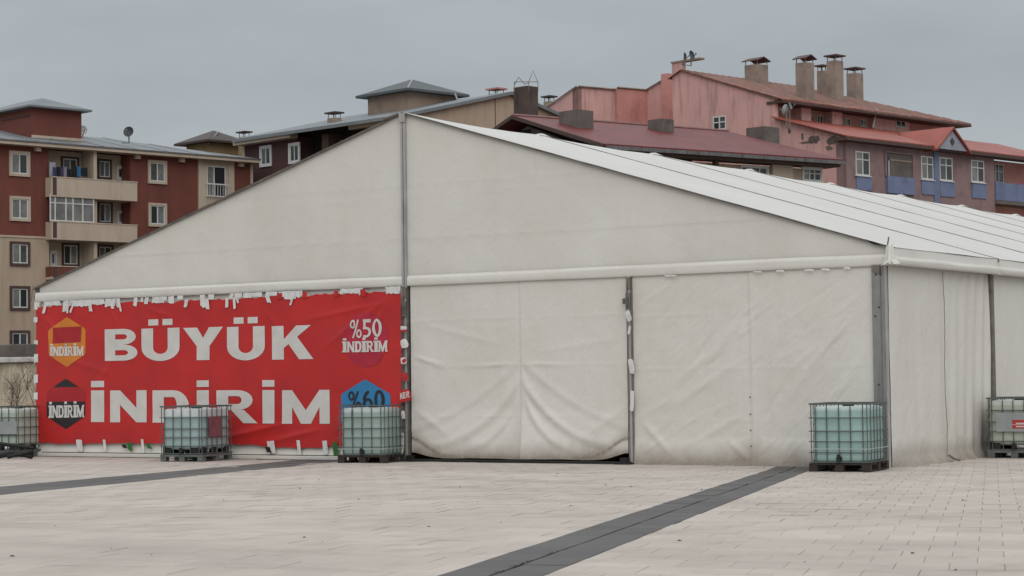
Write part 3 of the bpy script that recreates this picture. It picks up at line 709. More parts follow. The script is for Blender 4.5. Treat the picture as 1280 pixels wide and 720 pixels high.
decal([[bxz(64.5, 429.5), bxz(99.5, 427.5), bxz(100.5, 408), bxz(65.5, 409.5)]], PRD, 'badge_panel', bd, .0095)
word(IND, even(62, 103, INDW), (445, 444.5), (433.5, 432.5), PRW, bd, lift=.013, serif=True)
h2 = hexa(57.5, 105.5, 473.5, 536.5); z1_ = bxz(82, 484)[1]; z2_ = bxz(82, 502)[1]
bd = decal([clipz(h2, lo=z1_)], PRK, 'badge', bl); bd['label'] = 'black hexagon badge with a red band'
decal([clipz(h2, hi=z2_)], PRK, 'badge_base', bd, .006); decal([clipz(h2, lo=z2_, hi=z1_)], mat('print_band_red', (.40, .016, .024), .5, .1, 2), 'badge_panel', bd, .0062)
word(IND, even(61, 104, INDW), (522.5, 521.5), (507, 506), PRW, bd, lift=.013, serif=True)
cx_, cz_ = bxz(456, 425); rr_ = abs(bxz(484, 425)[0]-cx_)
bd = decal([[(cx_+rr_*math.cos(a)*(1+.02*math.sin(3*a)), cz_+rr_*math.sin(a)*.98) for a in np.linspace(0, 2*math.pi, 40)[:-1]]], PRP, 'badge', bl); bd['label'] = 'faded purple round badge'
word('%50', even(437, 476, [.8, .66, .66], .08), (423, 421), (400, 398), PRW, bd, lift=.013)
word(IND, even(428, 483, INDW), (440.5, 439.5), (427, 425.5), PRW, bd, lift=.013, serif=True)
bd = decal([hexa(425, 487, 474.5, 548)], PRB, 'badge', bl); bd['label'] = 'bright blue hexagon badge'
word('%60', even(434, 480, [.8, .66, .66], .08), (514, 512.5), (489.5, 487), PRK, bd, lift=.013)
word(IND, even(430, 482, INDW), (531, 530), (518, 517), PRK, bd, lift=.013, serif=True)
# torn tape along the edges
rr = random.Random(21)
def tape_quad(x0, x1, z0, z1, sk=0., m=TAPE, lift=.012):
    n = max(2, int((x1-x0)/.05)); k = MB(); tops = []; bots = []
    for i in range(n+1):
        t = i/n; xx = x0+(x1-x0)*t; bots.append((xx+sk, z0+rr.uniform(-.02, .02))); tops.append((xx, z1+rr.uniform(-.006, .006)))
    for i in range(n+1):
        k.v += [(bots[i][0], -float(bz(bots[i][0], bots[i][1]))-lift, bots[i][1]), (tops[i][0], -float(bz(tops[i][0], min(3.3, tops[i][1])))-lift, tops[i][1])]
    k.f = [(2*i, 2*i+2, 2*i+3, 2*i+1) for i in range(n)]
    return k.build('tape_strip', m, bl, fixn=False)
x = .0
while x < 9.7:
    wd = rr.choice((.06, .1, .16, .3, .5)); lo = 3.30-rr.choice((0, .02, .05, .09, .14))*rr.uniform(.5, 1)
    if rr.random() < .66: tape_quad(x, x+wd, lo, 3.392, rr.uniform(-.05, .03), TAPE, .012+.006*rr.random())
    if rr.random() < .3: xx = x+rr.uniform(0, wd); tape_quad(xx, xx+rr.uniform(.05, .12), 3.08+rr.random()*.12, 3.31, rr.uniform(-.12, .06), TAPE, .024)
    x += wd*rr.uniform(.7, 1.25)
for x in (6.9, 7.55, 8.35, 9.0): tape_quad(x, x+rr.uniform(.1, .2), 3.24, 3.36, 0, RED, .028)
for z in (2.95, 2.45, 2.05, 1.62, 1.25, .75, .45): tape_quad(-.03, .09, z, z+rr.uniform(.08, .24), 0, TAPE, .014)
for x, m in ((1.25, TAPE), (2.05, TAPE), (3.15, TAPE), (6.6, TAPE), (7.35, TAPE), (8.0, TAPE), (4.9, TAPE)): tape_quad(x, x+rr.uniform(.06, .2), .12, .36+.04*rr.random(), .03, m, .016)
GRN = mat('print_green', (0.03, 0.13, 0.03), .6)
YEL = mat('print_yellow', (.45, .36, .06), .6)
for x, z0, z1, m in ((2.75, .16, .32, GRN), (3.3, .18, .30, GRN), (6.55, .14, .26, PRK), (8.25, .10, .36, GRN), (9.2, .12, .30, YEL), (2.6, .2, .28, PRK)):
    tape_quad(x, x+.13, z0, z1, .05, m, .03)

LET['E'] = (.85, R_(0, 0, .32, 1)+R_(.32, .78, .85, 1)+R_(.32, .39, .78, .61)+R_(.32, 0, .85, .22))
sk = scrap(10.06, 1.27, .34, .26, tent, RED, y=-.165, rot=.18, rag=.05, name='red_sticker'); sk['label'] = 'torn red sticker with white letters'
for i, ch in enumerate('KER'):
    wd_, pl = LET[ch]; k = MB(); x0 = 9.955+i*.075; z0 = 1.20+i*.014
    for q in pl: k.poly([(x0+p[0]*.068, -.176, z0+p[1]*.12+p[0]*.012) for p in q])
    k.build('letter', PRW, sk)
# ================================================================== WATER TANKS ON PALLETS
def bottle_mat(name, c_full, c_air, level):
    m = bpy.data.materials.new(name); m.use_nodes = True; t = m.node_tree; L = t.links.new; bs = t.nodes['Principled BSDF']
    bs.inputs['Roughness'].default_value = .38; bs.inputs['Specular IOR Level'].default_value = .45; bs.inputs['Subsurface Weight'].default_value = .0
    tcn = N('ShaderNodeTexCoord', t); sp = N('ShaderNodeSeparateXYZ', t); L(tcn.outputs['Object'], sp.inputs[0])
    r = N('ShaderNodeMapRange', t); r.inputs['From Min'].default_value = level-.02; r.inputs['From Max'].default_value = level+.02; L(sp.outputs['Z'], r.inputs['Value'])
    n = N('ShaderNodeTexNoise', t); n.inputs['Scale'].default_value = 2.5; n.inputs['Detail'].default_value = 5; L(tcn.outputs['Object'], n.inputs['Vector'])
    mm = N('ShaderNodeMix', t, data_type='RGBA'); mm.inputs['A'].default_value = (*c_full, 1); mm.inputs['B'].default_value = (*c_air, 1); L(r.outputs[0], mm.inputs['Factor'])
    r2 = N('ShaderNodeMapRange', t); r2.inputs['From Min'].default_value = .4; r2.inputs['From Max'].default_value = .75; r2.inputs['To Max'].default_value = .5; L(n.outputs['Fac'], r2.inputs['Value'])
    m2 = N('ShaderNodeMix', t, data_type='RGBA'); m2.inputs['B'].default_value = tuple(c*.7 for c in c_full)+(1,); L(mm.outputs['Result'], m2.inputs['A']); L(r2.outputs[0], m2.inputs['Factor'])
    L(m2.outputs['Result'], bs.inputs['Base Color']); return m
def rbox(x, y, z0, z1, r, seg=4):                    # rounded-corner upright block with softened top and bottom
    def ringp(xx, yy, rad, z):
        o = []
        for cx, cy, a0 in ((xx-rad, yy-rad, 0), (-xx+rad, yy-rad, 90), (-xx+rad, -yy+rad, 180), (xx-rad, -yy+rad, 270)):
            for k in range(seg+1):
                a = math.radians(a0+90*k/seg); o.append((cx+rad*math.cos(a), cy+rad*math.sin(a), z))
        return o
    rings = [ringp(x-.05, y-.05, r-.03, z0), ringp(x-.012, y-.012, r-.008, z0+.02)]
    nz_ = 14
    for i in range(nz_+1):
        t = i/nz_; q = .006*math.sin(t*math.pi*8); rings.append(ringp(x+q, y+q, r, z0+.05+(z1-z0-.1)*t))
    rings += [ringp(x-.015, y-.015, r-.01, z1-.02), ringp(x-.06, y-.06, r-.04, z1)]
    m = MB(); n = len(rings[0])
    for q in rings: m.v += q
    for i in range(len(rings)-1):
        for j in range(n): m.f.append((i*n+j, i*n+(j+1) % n, (i+1)*n+(j+1) % n, (i+1)*n+j))
    m.f += [tuple(range(n-1, -1, -1)), tuple(range((len(rings)-1)*n, len(rings)*n))]; return m
HX, HY = .50, .60
shared = {}
def shared_part(key, maker, name, m, parent, loc=(0, 0, 0)):
    if key not in shared:
        o = maker().build(name, m); shared[key] = o.data; bpy.data.objects.remove(o)
    o = bpy.data.objects.new(name, shared[key]); COL.objects.link(o); o.parent = parent; o.location = loc; return o
def tank(P, rot, label, bm_, pallet='wood', plate=None, valve=True, gap=False, seed=1):
    t = thing('water_tank', label, 'tank', P, 'caged water tanks weighting the tent')
    z0 = .24 if gap else .15; r = random.Random(seed)
    bt = shared_part(('bottle', z0), lambda: rbox(HX-.025, HY-.025, z0, 1.085, .10), 'bottle', bm_, t)
    for p in bt.data.polygons: p.use_smooth = True
    bt.material_slots[0].link = 'OBJECT'; bt.material_slots[0].material = bm_
    lid = shared_part('lid', lambda: MB().tube([(0, 0, 1.08), (0, 0, 1.12)], .10, 14), 'lid', BLK, bt)
    if valve: shared_part('valve', lambda: MB().tube([(0, -HY+.06, z0+.07), (0, -HY-.05, z0+.07)], .045, 10).box(-.03, .03, -HY-.06, -HY-.04, z0+.02, z0+.14), 'valve', BLK, bt)
    # cage
    top = shared_part('rail', lambda: MB().box(-HX-.012, HX+.012, -HY-.014, -HY+.012, 1.118, 1.146).box(-HX-.012, HX+.012, HY-.012, HY+.014, 1.118, 1.146)
                      .box(-HX-.014, -HX+.012, -HY+.0125, HY-.0125, 1.118, 1.146).box(HX-.012, HX+.014, -HY+.0125, HY-.0125, 1.118, 1.146), 'cage_rail', STEEL, t)
    for z in (.16, .315, .50, .68, .90):
        shared_part('hoop', lambda: MB().tube([(-HX-.02, -HY-.008, 0), (HX+.02, -HY-.008, 0)], .0095, 6).tube([(-HX-.02, HY+.008, 0), (HX+.02, HY+.008, 0)], .0095, 6)
                    .tube([(-HX-.008, -HY-.02, 0), (-HX-.008, HY+.02, 0)], .0095, 6).tube([(HX+.008, -HY-.02, 0), (HX+.008, HY+.02, 0)], .0095, 6), 'cage_hoop', STEEL, top, (0, 0, z+r.uniform(-.006, .006)))
    vb = lambda: MB().tube([(0, 0, .145), (0, 0, 1.125)], .0095, 6)
    for x in (-.48, -.41, -.205, 0., .205, .41, .48):
        for s in (-1, 1): shared_part('bar', vb, 'cage_bar', STEEL, top, (x+r.uniform(-.006, .006), s*(HY-.004), 0))
    for y in (-.40, -.20, 0., .20, .40):
        for s in (-1, 1): shared_part('bar', vb, 'cage_bar', STEEL, top, (s*(HX-.004), y+r.uniform(-.006, .006), 0))
    # pallet
    if pallet == 'wood':
        for y in (-.53, -.27, 0, .27, .53): shared_part('pboard', lambda: MB().box(-.53, .53, -.075, .075, .113, .137), 'pallet_board', WOOD, t, (0, y, 0))
        for x in (-.455, 0, .455):
            shared_part('pskid', lambda: MB().box(-.07, .07, -.62, .62, .002, .022), 'pallet_skid', WOOD, t, (x, 0, 0))
            for y in (-.55, 0, .55): shared_part('pblock', lambda: MB().box(-.07, .07, -.07, .07, .022, .112), 'pallet_block', WOOD, t, (x, y, 0))
    else:
        shared_part('pframe', lambda: MB().box(-.51, .51, -.61, -.57, .10, .145).box(-.51, .51, .57, .61, .10, .145).box(-.51, -.47, -.569, .569, .10, .145).box(.47, .51, -.569, .569, .10, .145).box(-.465, .465, -.565, .565, .108, .125), 'pallet_deck', PSTEEL, t)
        for x in (-.44, 0, .44):
            for y in (-.54, 0, .54): shared_part('pfoot', lambda: MB().box(-.065, .065, -.065, .065, .002, .099), 'pallet_foot', PSTEEL, t, (x, y, 0))
        if gap:
            for s in (-1, 1):
                for y in (-.45, -.1, .42): shared_part('cw', lambda: MB().box(-.03, .03, -.10, .10, .146, .30), 'corner_wedge', BLK, t, (s*(HX-.055), y, 0))
                for x in (-.36, .3): shared_part('cw2', lambda: MB().box(-.10, .10, -.03, .03, .146, .30), 'corner_wedge', BLK, t, (x, s*(HY-.055), 0))
    t.rotation_euler = (0, 0, rot); t.scale = (.96, .96, .965)
    if plate:
        for (face, a0, a1, zz0, zz1, m) in plate:
            if face == 'front': addbox = (a0, a1, -HY-.026, -HY-.019, zz0, zz1)
            else: addbox = (HX+.019, HX+.026, a0, a1, zz0, zz1)
            q = MB().box(*addbox); me_o = q.build('label_plate', m); me_o.parent = t
    return t
AQ = bottle_mat('bottle_aqua', (.30, .44, .415), (.50, .60, .58), 1.03)
AQ2 = bottle_mat('bottle_pale_blue', (.29, .39, .395), (.56, .60, .60), .93)
AQ3 = bottle_mat('bottle_green', (.30, .39, .36), (.48, .55, .53), 1.0)
AQ4 = bottle_mat('bottle_olive', (.38, .42, .35), (.50, .53, .48), 1.0)
AQ5 = bottle_mat('bottle_pale_green', (.36, .42, .36), (.50, .54, .50), 1.0)
FADE = mat('faded_red_sheet', (.24, .08, .10), .7, .2, 5); GREY = mat('grey_plate', (.30, .32, .32), .5, .1, 5); STK = mat('red_sticker', (.42, .03, .03), .5, .1, 8)
def tank_at(px, py, cx, cy, rot):                    # nearest pallet corner (local cx,cy) seen at px,py
    g = ground(px, py); c, s = math.cos(rot), math.sin(rot)
    return (g[0]-(c*cx-s*cy), g[1]-(s*cx+c*cy), zg(g[1])+.002)
ra = math.radians(8)
T4 = tank(tank_at(1089, 590.5, .53, -.62, ra), ra, 'aqua caged tank on dark wooden pallet at the tent corner post', AQ, seed=1)
r2_ = math.radians(11)
T2 = tank(tank_at(254, 577.5, .51, -.61, r2_), r2_, 'pale blue caged tank with faded red sheet, before the white banner letters', AQ2, 'steel', [('side', -.38, .12, .50, .92, FADE)], gap=True, seed=2)
T3 = tank(tank_at(484, 579, .53, -.62, math.radians(14)), math.radians(14), 'grey-green caged tank under the blue badge at banner end', AQ3, seed=3)
T1 = tank(tank_at(24, 572, .51, -.61, .12), .12, 'pale green caged tank cut off by the left picture edge', AQ5, 'steel', [('front', -.2, .45, .52, .80, GREY)], gap=True, seed=4)
T5 = tank(tank_at(1303, 573, .51, -.61, math.radians(8)), math.radians(8), 'yellowish caged tank with red sticker beside the tent side wall', AQ4, 'steel', [('front', -.33, .43, .50, .86, GREY), ('side', -.5, -.1, .56, .86, GREY)], gap=True, seed=5)
st = addpart('sticker', STK, None, (-.02, .33, -HY-.031, -HY-.027, .56, .72)); st.parent = T5
for z in (.585, .645): o = addpart('sticker_line', PRW, None, (.05, .26, -HY-.034, -HY-.0315, z, z+.022)); o.parent = T5
o = addpart('sticker_fold', PRW, None, (-.02, .33, -HY-.0335, -HY-.0312, .628, .636)); o.parent = T5
for T_, z_ in ((T4, .375), (T3, .27)):
    k = MB(); e = .017
    k.box(-HX-e-.006, HX+e+.006, -HY-e-.004, -HY-e, z_, z_+.012).box(HX+e, HX+e+.004, -HY-e, HY+e, z_, z_+.012)
    o = k.build('strap', mat('strap_pale', (.45, .50, .49), .6, .1, 5)); o.parent = T_
k = MB().box(-.235, -.195, -HY-.0005+.012, -HY+.016, .55, 1.04); o = k.build('grime_streak', mat('tank_grime', (.14, .19, .17), .7, .3, 9)); o.parent = T3
# black pipes lying in front of the tank at the left edge
g0 = ground(55, 573); a_ = ground(-40, 575)
m = MB().tube([(g0[0]-3, g0[1]-.5, .52), (g0[0]+.05, g0[1]-.35, .24)], .035, 8); o = tag(m.build('pipe', BLK, smooth=True), 'black plastic pipe leaning across the leftmost tank', 'pipe')
m = MB().tube([(g0[0]-.9, g0[1]-.5, .06), (g0[0]-.4, g0[1]-.46, .14), (g0[0]+.05, g0[1]-.4, .07)], .06, 8).tube([(g0[0]-.5, g0[1]-.55, .05), (g0[0]+.12, g0[1]-.45, .18)], .04, 8)
tag(m.build('hose', BLK, smooth=True), 'crumpled black hose lying at the foot of the leftmost tank', 'hose')

# ================================================================== BUILDINGS BEHIND
class Facade:
    """vertical wall plane through K running along d; hits measured from the photograph"""
    def __init__(s, K, d):
        s.K = np.array([K[0], K[1], 0.0]); s.d = np.asarray(d, float); n = np.array([s.d[1], -s.d[0], 0.0])
        if n @ (CAM-s.K) < 0: n = -n
        s.n = n
    def hit(s, px, py, off=0):
        r = ray(px, py); o = s.K+s.n*off; t = ((o-CAM) @ s.n)/(r @ s.n); p = CAM+t*r; return float((p-s.K) @ s.d), float(p[2])
    def rect(s, x0, y0, x1, y1, off=0):
        ym, xm = (y0+y1)/2, (x0+x1)/2
        return s.hit(x0, ym, off)[0], s.hit(x1, ym, off)[0], s.hit(xm, y1, off)[1], s.hit(xm, y0, off)[1]
    def P(s, u, z, o=0): p = s.K+s.d*u+s.n*o; return (p[0], p[1], z)
    def box(s, m, u0, u1, z0, z1, o0, o1):
        return m.quadbox([s.P(u0, z0, o0), s.P(u1, z0, o0), s.P(u1, z0, o1), s.P(u0, z0, o1), s.P(u0, z1, o0), s.P(u1, z1, o0), s.P(u1, z1, o1), s.P(u0, z1, o1)])
    def part(s, name, m, parent, *bx, **k):
        b = MB()
        for q in bx: s.box(b, *q)
        return b.build(name, m, parent, **k)
    def prism(s, pts, depth, o=0):                    # outline (u,z) pushed back by depth
        return MB().prism([s.P(u, z, o) for u, z in pts], -s.n*depth)

WR = random.Random(14)
def window(F, parent, R, surround=None, sw=.14, mull=(.5,), trans=None, glass=None, off=0.0, fr=None, fw_=.07, sill=False):
    u0, u1, z0, z1 = R; fr = fr or WFRAME; glass = glass or GLASS
    m = MB()
    if surround:
        F.box(m, u0, u1, z1-sw, z1, off+.0, off+.10); F.box(m, u0, u1, z0, z0+sw, off, off+.10)
        F.box(m, u0, u0+sw, z0+sw, z1-sw, off, off+.097); F.box(m, u1-sw, u1, z0+sw, z1-sw, off, off+.097)
        win = m.build('window', surround, parent); a0, a1, c0, c1 = u0+sw, u1-sw, z0+sw, z1-sw
    else:
        win = None; a0, a1, c0, c1 = R
    f = MB(); o0, o1 = off+.004, off+.05
    F.box(f, a0, a1, c1-fw_, c1, o0, o1); F.box(f, a0, a1, c0, c0+fw_, o0, o1); F.box(f, a0, a0+fw_, c0+fw_, c1-fw_, o0, o1-.002); F.box(f, a1-fw_, a1, c0+fw_, c1-fw_, o0, o1-.002)
    for q in mull:
        uu = a0+(a1-a0)*q; F.box(f, uu-fw_*.55, uu+fw_*.55, c0+fw_, c1-fw_, o0, o1-.001)
    if trans:
        zz = c0+(c1-c0)*trans; xs = [a0+fw_]+[a0+(a1-a0)*q for q in mull]+[a1-fw_]
        for i in range(len(xs)-1):
            F.box(f, xs[i]+(fw_*.56 if i else 0), xs[i+1]-(fw_*.56 if i < len(xs)-2 else 0), zz-fw_*.4, zz+fw_*.4, o0, o1-.003)
    if win: fo = f.build('window_frame', fr, win)
    else: win = fo = f.build('window', fr, parent)
    xs = [a0]+[a0+(a1-a0)*q for q in mull]+[a1]
    for i in range(len(xs)-1):
        g = glass if not isinstance(glass, (list, tuple)) else glass[i % len(glass)]
        if WR.random() < .4 and len(xs) < 5: g = WR.choice((GLASS, GLASSB, GLASSC))
        F.part('pane', g, win, (xs[i]+.01, xs[i+1]-.01, c0+.02, c1-.02, off+.006, off+.016))
    if sill: F.part('sill', fr, win, (u0-.08, u1+.08, z0-.07, z0-.003, off+.002, off+.14))
    return win
def hip(m, K, dl, dr, wl, wr, z0, za, ov, th=.12):    # pyramid-hip roof over a block with its near corner at K
    K = np.array([K[0], K[1], 0.0]); c = [K-dl*ov-dr*ov, K+dl*(wl+ov)-dr*ov, K+dl*(wl+ov)+dr*(wr+ov), K-dl*ov+dr*(wr+ov)]
    lo = [(*p[:2], z0) for p in c]; hi = [(*p[:2], z0+th) for p in c]; ce = sum(c)/4
    if wl > wr: a = ce-dl*(wl-wr)/2; b_ = ce+dl*(wl-wr)/2
    else: a = ce-dr*(wr-wl)/2; b_ = ce+dr*(wr-wl)/2
    k = len(m.v); m.v += lo+hi+[(*a[:2], za), (*b_[:2], za)]
    m.f += [(k+3, k+2, k+1, k)]+[(k+i, k+(i+1) % 4, k+4+(i+1) % 4, k+4+i) for i in range(4)]
    A, B = k+8, k+9
    if wl > wr: m.f += [(k+4, k+5, B, A), (k+5, k+6, B), (k+6, k+7, A, B), (k+7, k+4, A)]
    else: m.f += [(k+4, k+5, A), (k+5, k+6, B, A), (k+6, k+7, B), (k+7, k+4, A, B)]
    return m
def chimney(parent, px0, px1, py0, py1, Z, m, cap=None, name='chimney', wr=None, legs=True, thick=.10, gable=False):
    """upright stack; near corner column at about 55% of its width"""
    pm = px0+(px1-px0)*.55
    if isinstance(Z, tuple):                          # (point, normal) of the roof plane it stands on
        rr0 = ray(pm, py1); Z = float(((np.asarray(Z[0])-CAM) @ Z[1])/(rr0 @ Z[1]))
    K = at(pm, py1, Z); wl = along(K, LD, px0); wrr = wr or along(K, RD, px1)
    zt_ = zat(K[0], K[1], py0); zb_ = K[2]-1.2
    def pr(z, e=0): 
        q = K; return [q-LD*e-RD*e, q+LD*(wl+e)-RD*e, q+LD*(wl+e)+RD*(wrr+e), q-LD*e+RD*(wrr+e)]
    def block(za, zb, e=0, mm=None, nm=name, par=parent):
        return MB().quadbox([(*p[:2], za) for p in pr(0, e)]+[(*p[:2], zb) for p in pr(0, e)]).build(nm, mm or m, par)
    if cap:
        h = .30; st_ = block(zb_, zt_-h-.15)
        k = MB()
        for p in pr(0, -.06): k.tube([(*p[:2], zt_-h-.16), (*p[:2], zt_-.14)], .035, 4)
        k.build('cap_leg', ALUD, st_)
        if gable:
            q = pr(0, .14); a = (q[0]+q[3])/2; b_ = (q[1]+q[2])/2; k = MB(); v = [(*p[:2], zt_-.16) for p in q]+[(*a[:2], zt_+.10), (*b_[:2], zt_+.10)]
            k.v = v+[(x_, y_, z_-.07) for x_, y_, z_ in v]; k.f = [(0, 1, 5, 4), (2, 3, 4, 5), (6, 10, 11, 7), (8, 11, 10, 9), (0, 4, 10, 6), (4, 3, 9, 10), (1, 7, 11, 5), (2, 5, 11, 8), (0, 6, 7, 1), (2, 8, 9, 3)]
            k.build('cap', cap, st_)
        else: block(zt_-.14, zt_-.14+thick, .14, cap, 'cap', st_)
    else: st_ = block(zb_, zt_)
    return st_
GRM = mat('roof_grey_metal', (.185, .205, .218), .55, .10, .5, metal=.05, stain=(.12, .13, .13), stain_amt=.5, stain_scale=.6)
BRK = mat('plaster_oxblood', (.165, .050, .037), .85, .10, .4, bump=.2, bscale=12, stain=(.065, .027, .023), stain_amt=.5, stain_scale=.5, streak=True)
CRM = mat('plaster_cream', (.47, .39, .31), .85, .06, .5, bump=.15, bscale=12, stain=(.25, .20, .15), stain_amt=.45, stain_scale=.6, streak=True)
CRM2 = mat('plaster_beige', (.42, .33, .25), .85, .06, .5, bump=.15, bscale=12, stain=(.21, .16, .12), stain_amt=.5, stain_scale=.6, streak=True)
BRN = mat('trim_dark_brown', (.075, .045, .038), .7, .1, 2)
MRN = mat('plaster_maroon', (.075, .033, .034), .85, .1, .5, bump=.15, bscale=12, stain=(.035, .02, .02), stain_amt=.4, stain_scale=.6)
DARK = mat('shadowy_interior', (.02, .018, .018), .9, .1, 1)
YLW = mat('plaster_ochre', (.26, .19, .095), .9, .15, 1, bump=.3, bscale=10, stain=(.14, .10, .06), stain_amt=.6, stain_scale=1.2)
BRR = mat('roof_brown_metal', (.06, .045, .04), .6, .15, 1)
TAN = mat('plaster_tan', (.31, .23, .175), .9, .1, .8, bump=.35, bscale=9, stain=(.12, .085, .07), stain_amt=.5, stain_scale=.8)
PNK = mat('plaster_pink', (.62, .365, .335), .9, .08, .5, bump=.2, bscale=10, stain=(.20, .135, .115), stain_amt=.75, stain_scale=.7, streak=True)
PNK2 = mat('plaster_salmon', (.55, .26, .23), .9, .08, .5, bump=.2, bscale=10, stain=(.27, .11, .10), stain_amt=.6, stain_scale=.6)
MAU = mat('plaster_mauve', (.25, .165, .165), .9, .08, 1, bump=.3, bscale=10, stain=(.11, .075, .075), stain_amt=.5, stain_scale=1)
BLU = mat('plaster_blue', (.16, .195, .31), .85, .1, 1, bump=.2, bscale=10, stain=(.09, .10, .16), stain_amt=.5, stain_scale=1)
LIL = mat('plaster_lilac_grey', (.30, .315, .37), .85, .08, 1, stain=(.13, .13, .16), stain_amt=.5, stain_scale=1.2)
RST = mat('roof_rust_red', (.27, .088, .06), .6, .2, .9, metal=.1, stain=(.36, .25, .20), stain_amt=.9, stain_scale=1.6, island=.25)
RST2 = mat('roof_red_metal', (.34, .085, .058), .5, .15, .7, metal=.1, stain=(.17, .04, .035), stain_amt=.6, stain_scale=.8, island=.10)
DRD = mat('roof_dark_red', (.175, .031, .031), .5, .18, .6, metal=.1, stain=(.055, .02, .022), stain_amt=.7, stain_scale=.7, island=.07)
SEAM = mat('seam_pale', (.30, .20, .165), .6, .2, 2)
CHM = mat('chimney_concrete', (.30, .24, .20), .9, .15, 1.2, bump=.4, bscale=8, stain=(.11, .09, .075), stain_amt=.7, stain_scale=1)
CHD = mat('chimney_sooty', (.10, .075, .065), .9, .2, 1.2, bump=.3, bscale=8, stain=(.022, .018, .017), stain_amt=.95, stain_scale=.7, streak=True)
CON = mat('weathered_concrete', (.15, .13, .115), .9, .15, 1, bump=.4, bscale=8, stain=(.06, .05, .045), stain_amt=.8, stain_scale=1.2)
WCP0 = mat('flashing_pale', (.42, .43, .43), .6, .1, 2)
GUT = mat('gutter_lead', (.17, .165, .17), .5, .2, 2, metal=.3)

def plane3(a, b_, c):
    a, b_, c = map(np.asarray, (a, b_, c)); return (a, np.cross(b_-a, c-a))
# ---------- A: oxblood and cream apartment block on the left
KA = at(24, 261, 128); FA = Facade(KA, RD)
A_ = thing('apartment_building', 'oxblood and cream apartment block with balconies behind the banner end', 'building', (KA[0], KA[1], 0))
uL = FA.hit(-90, 240)[0]; uC0 = FA.hit(61, 240)[0]; uC1 = FA.hit(163, 240)[0]; uR = FA.hit(313, 215)[0]
zE = FA.hit(120, 189.5)[1]; zM = FA.hit(30, 296)[1]; zB = -.5; DEP = 13.0
for nm, m, za, zb in (('upper_wall', BRK, zM, zE), ('lower_wall', CRM2, zB, zM)):
    FA.part(nm, m, A_, (uL, uC0, za, zb, -DEP, 0)); FA.part(nm, m, A_, (uC1, uR, za, zb, -DEP, 0))
FA.part('loggia_wall', CRM, A_, (uC0, uC1, zB, zE, -DEP, -1.1))
r = FA.rect(247.5, 200, 292, 330); FA.part('pilaster', CRM, A_, (r[0], FA.hit(257.5, 230)[0], zM, zE, .003, .12), (FA.hit(284.5, 230)[0], r[1], zM, zE, .003, .12))
FA.part('pilaster_panel', CRM, A_, (FA.hit(257.6, 230)[0], FA.hit(284.4, 230)[0], zM, zE, .002, .05))
FA.part('edge_strip', CRM, A_, (uR-.02, uR+.16, zM, zE, -.2, .08))
FA.part('floor_band', CRM, A_, (uL, uC0-.02, zM-.06, zM+.06, .002, .05))
# windows
for (x0, y0, x1, y1) in ((11, 189, 37, 220.5), (11.5, 245.5, 37.5, 276.5)):
    window(FA, A_, FA.rect(x0, y0, x1, y1), CRM, .16, glass=[GLASSC, GLASS])
for (x0, y0, x1, y1) in ((12, 302, 37, 332.5), (12, 357.5, 37, 388), (12, 413, 37, 442)):
    window(FA, A_, FA.rect(x0, y0, x1, y1), BRN, .16, glass=[GLASS, GLASS])
for (x0, y0, x1, y1) in ((184.5, 200.5, 208, 230), (185, 254, 208, 283.5)):
    window(FA, A_, FA.rect(x0, y0, x1, y1), CRM, .16, glass=[GLASS, GLASSC])
window(FA, A_, FA.rect(257.8, 208, 281, 246), None, mull=(.38,), trans=.42, off=.05, glass=[GLASSC, GLASS])
r = FA.rect(256.5, 231, 283, 246); m = MB()
for z in (r[2], r[3]): FA.box(m, r[0]-.1, r[1]+.1, z-.025, z+.025, .2, .25)
for i in range(9): u = r[0]+(r[1]-r[0])*i/8; FA.box(m, u-.012, u+.012, r[2]+.025, r[3]-.025, .21, .24)
m.build('window_guard', WFRAME, A_)
# loggias
for (zt_px, zb_px, rm) in ((222.5, 247.5, CRM), (277.5, 300.5, CRM), (333, 350, BRK), (389, 405, BRK)):
    z1 = FA.hit(100, zt_px, .7)[1]; z0 = FA.hit(100, zb_px, .7)[1]; ua = uC0-.25; ub = FA.hit(171.5, zt_px, .7)[0]
    bal = FA.part('balcony', CRM, A_, (ua, ub, z0-.0, z0+.16, -1.09, .70))
    FA.part('parapet', rm, bal, (ua, ub, z0+.161, z1-.06, .58, .70), (ua, ua+.12, z0+.161, z1-.06, .01, .579), (ub-.12, ub, z0+.161, z1-.06, .01, .579))
    FA.part('coping', CRM, bal, (ua-.04, ub+.04, z1-.059, z1, .55, .73)); FA.part('stripe', BRN, bal, (ua+.10, ua+.38, z0+.10, z1-.065, .701, .712))
pu = FA.hit(118.5, 210, .3)[0]; FA.part('divider_wall', CRM, A_, (pu-.12, pu+.12, zB, zE, -1.09, .35))
OB = -1.1
for (x0, y0, x1, y1, sr, ml, gl) in ((76, 196, 98, 222, BRN, (.5,), [GLASS, GLASSC]), (121.5, 199, 139, 224, BRN, (.5,), [GLASSC, GLASS]), (145, 207.5, 155.5, 225, WFRAME, (), GLASS),
                                    (121.5, 252, 140, 280, BRN, (.5,), [GLASS, GLASSC]), (145.5, 263.5, 156, 281, WFRAME, (), GLASSC), (77, 304, 98.5, 333, BRN, (.5,), [GLASS, GLASSC]), (121, 306, 141, 333, BRN, (.5,), [GLASS, GLASS]), (61.5, 313.5, 70.5, 333, WFRAME, (), GLASS)):
    window(FA, A_, FA.rect(x0, y0, x1, y1, OB), sr, .13, ml, None, gl, off=OB)
# glazed-in balcony
r = FA.rect(61.5, 244, 117, 277.5, .55); window(FA, A_, r, None, mull=(.12, .36, .52, .74), trans=.68, glass=[GLASSC, GLASSC, GLASSC, GLASSC], off=.58, fw_=.08)
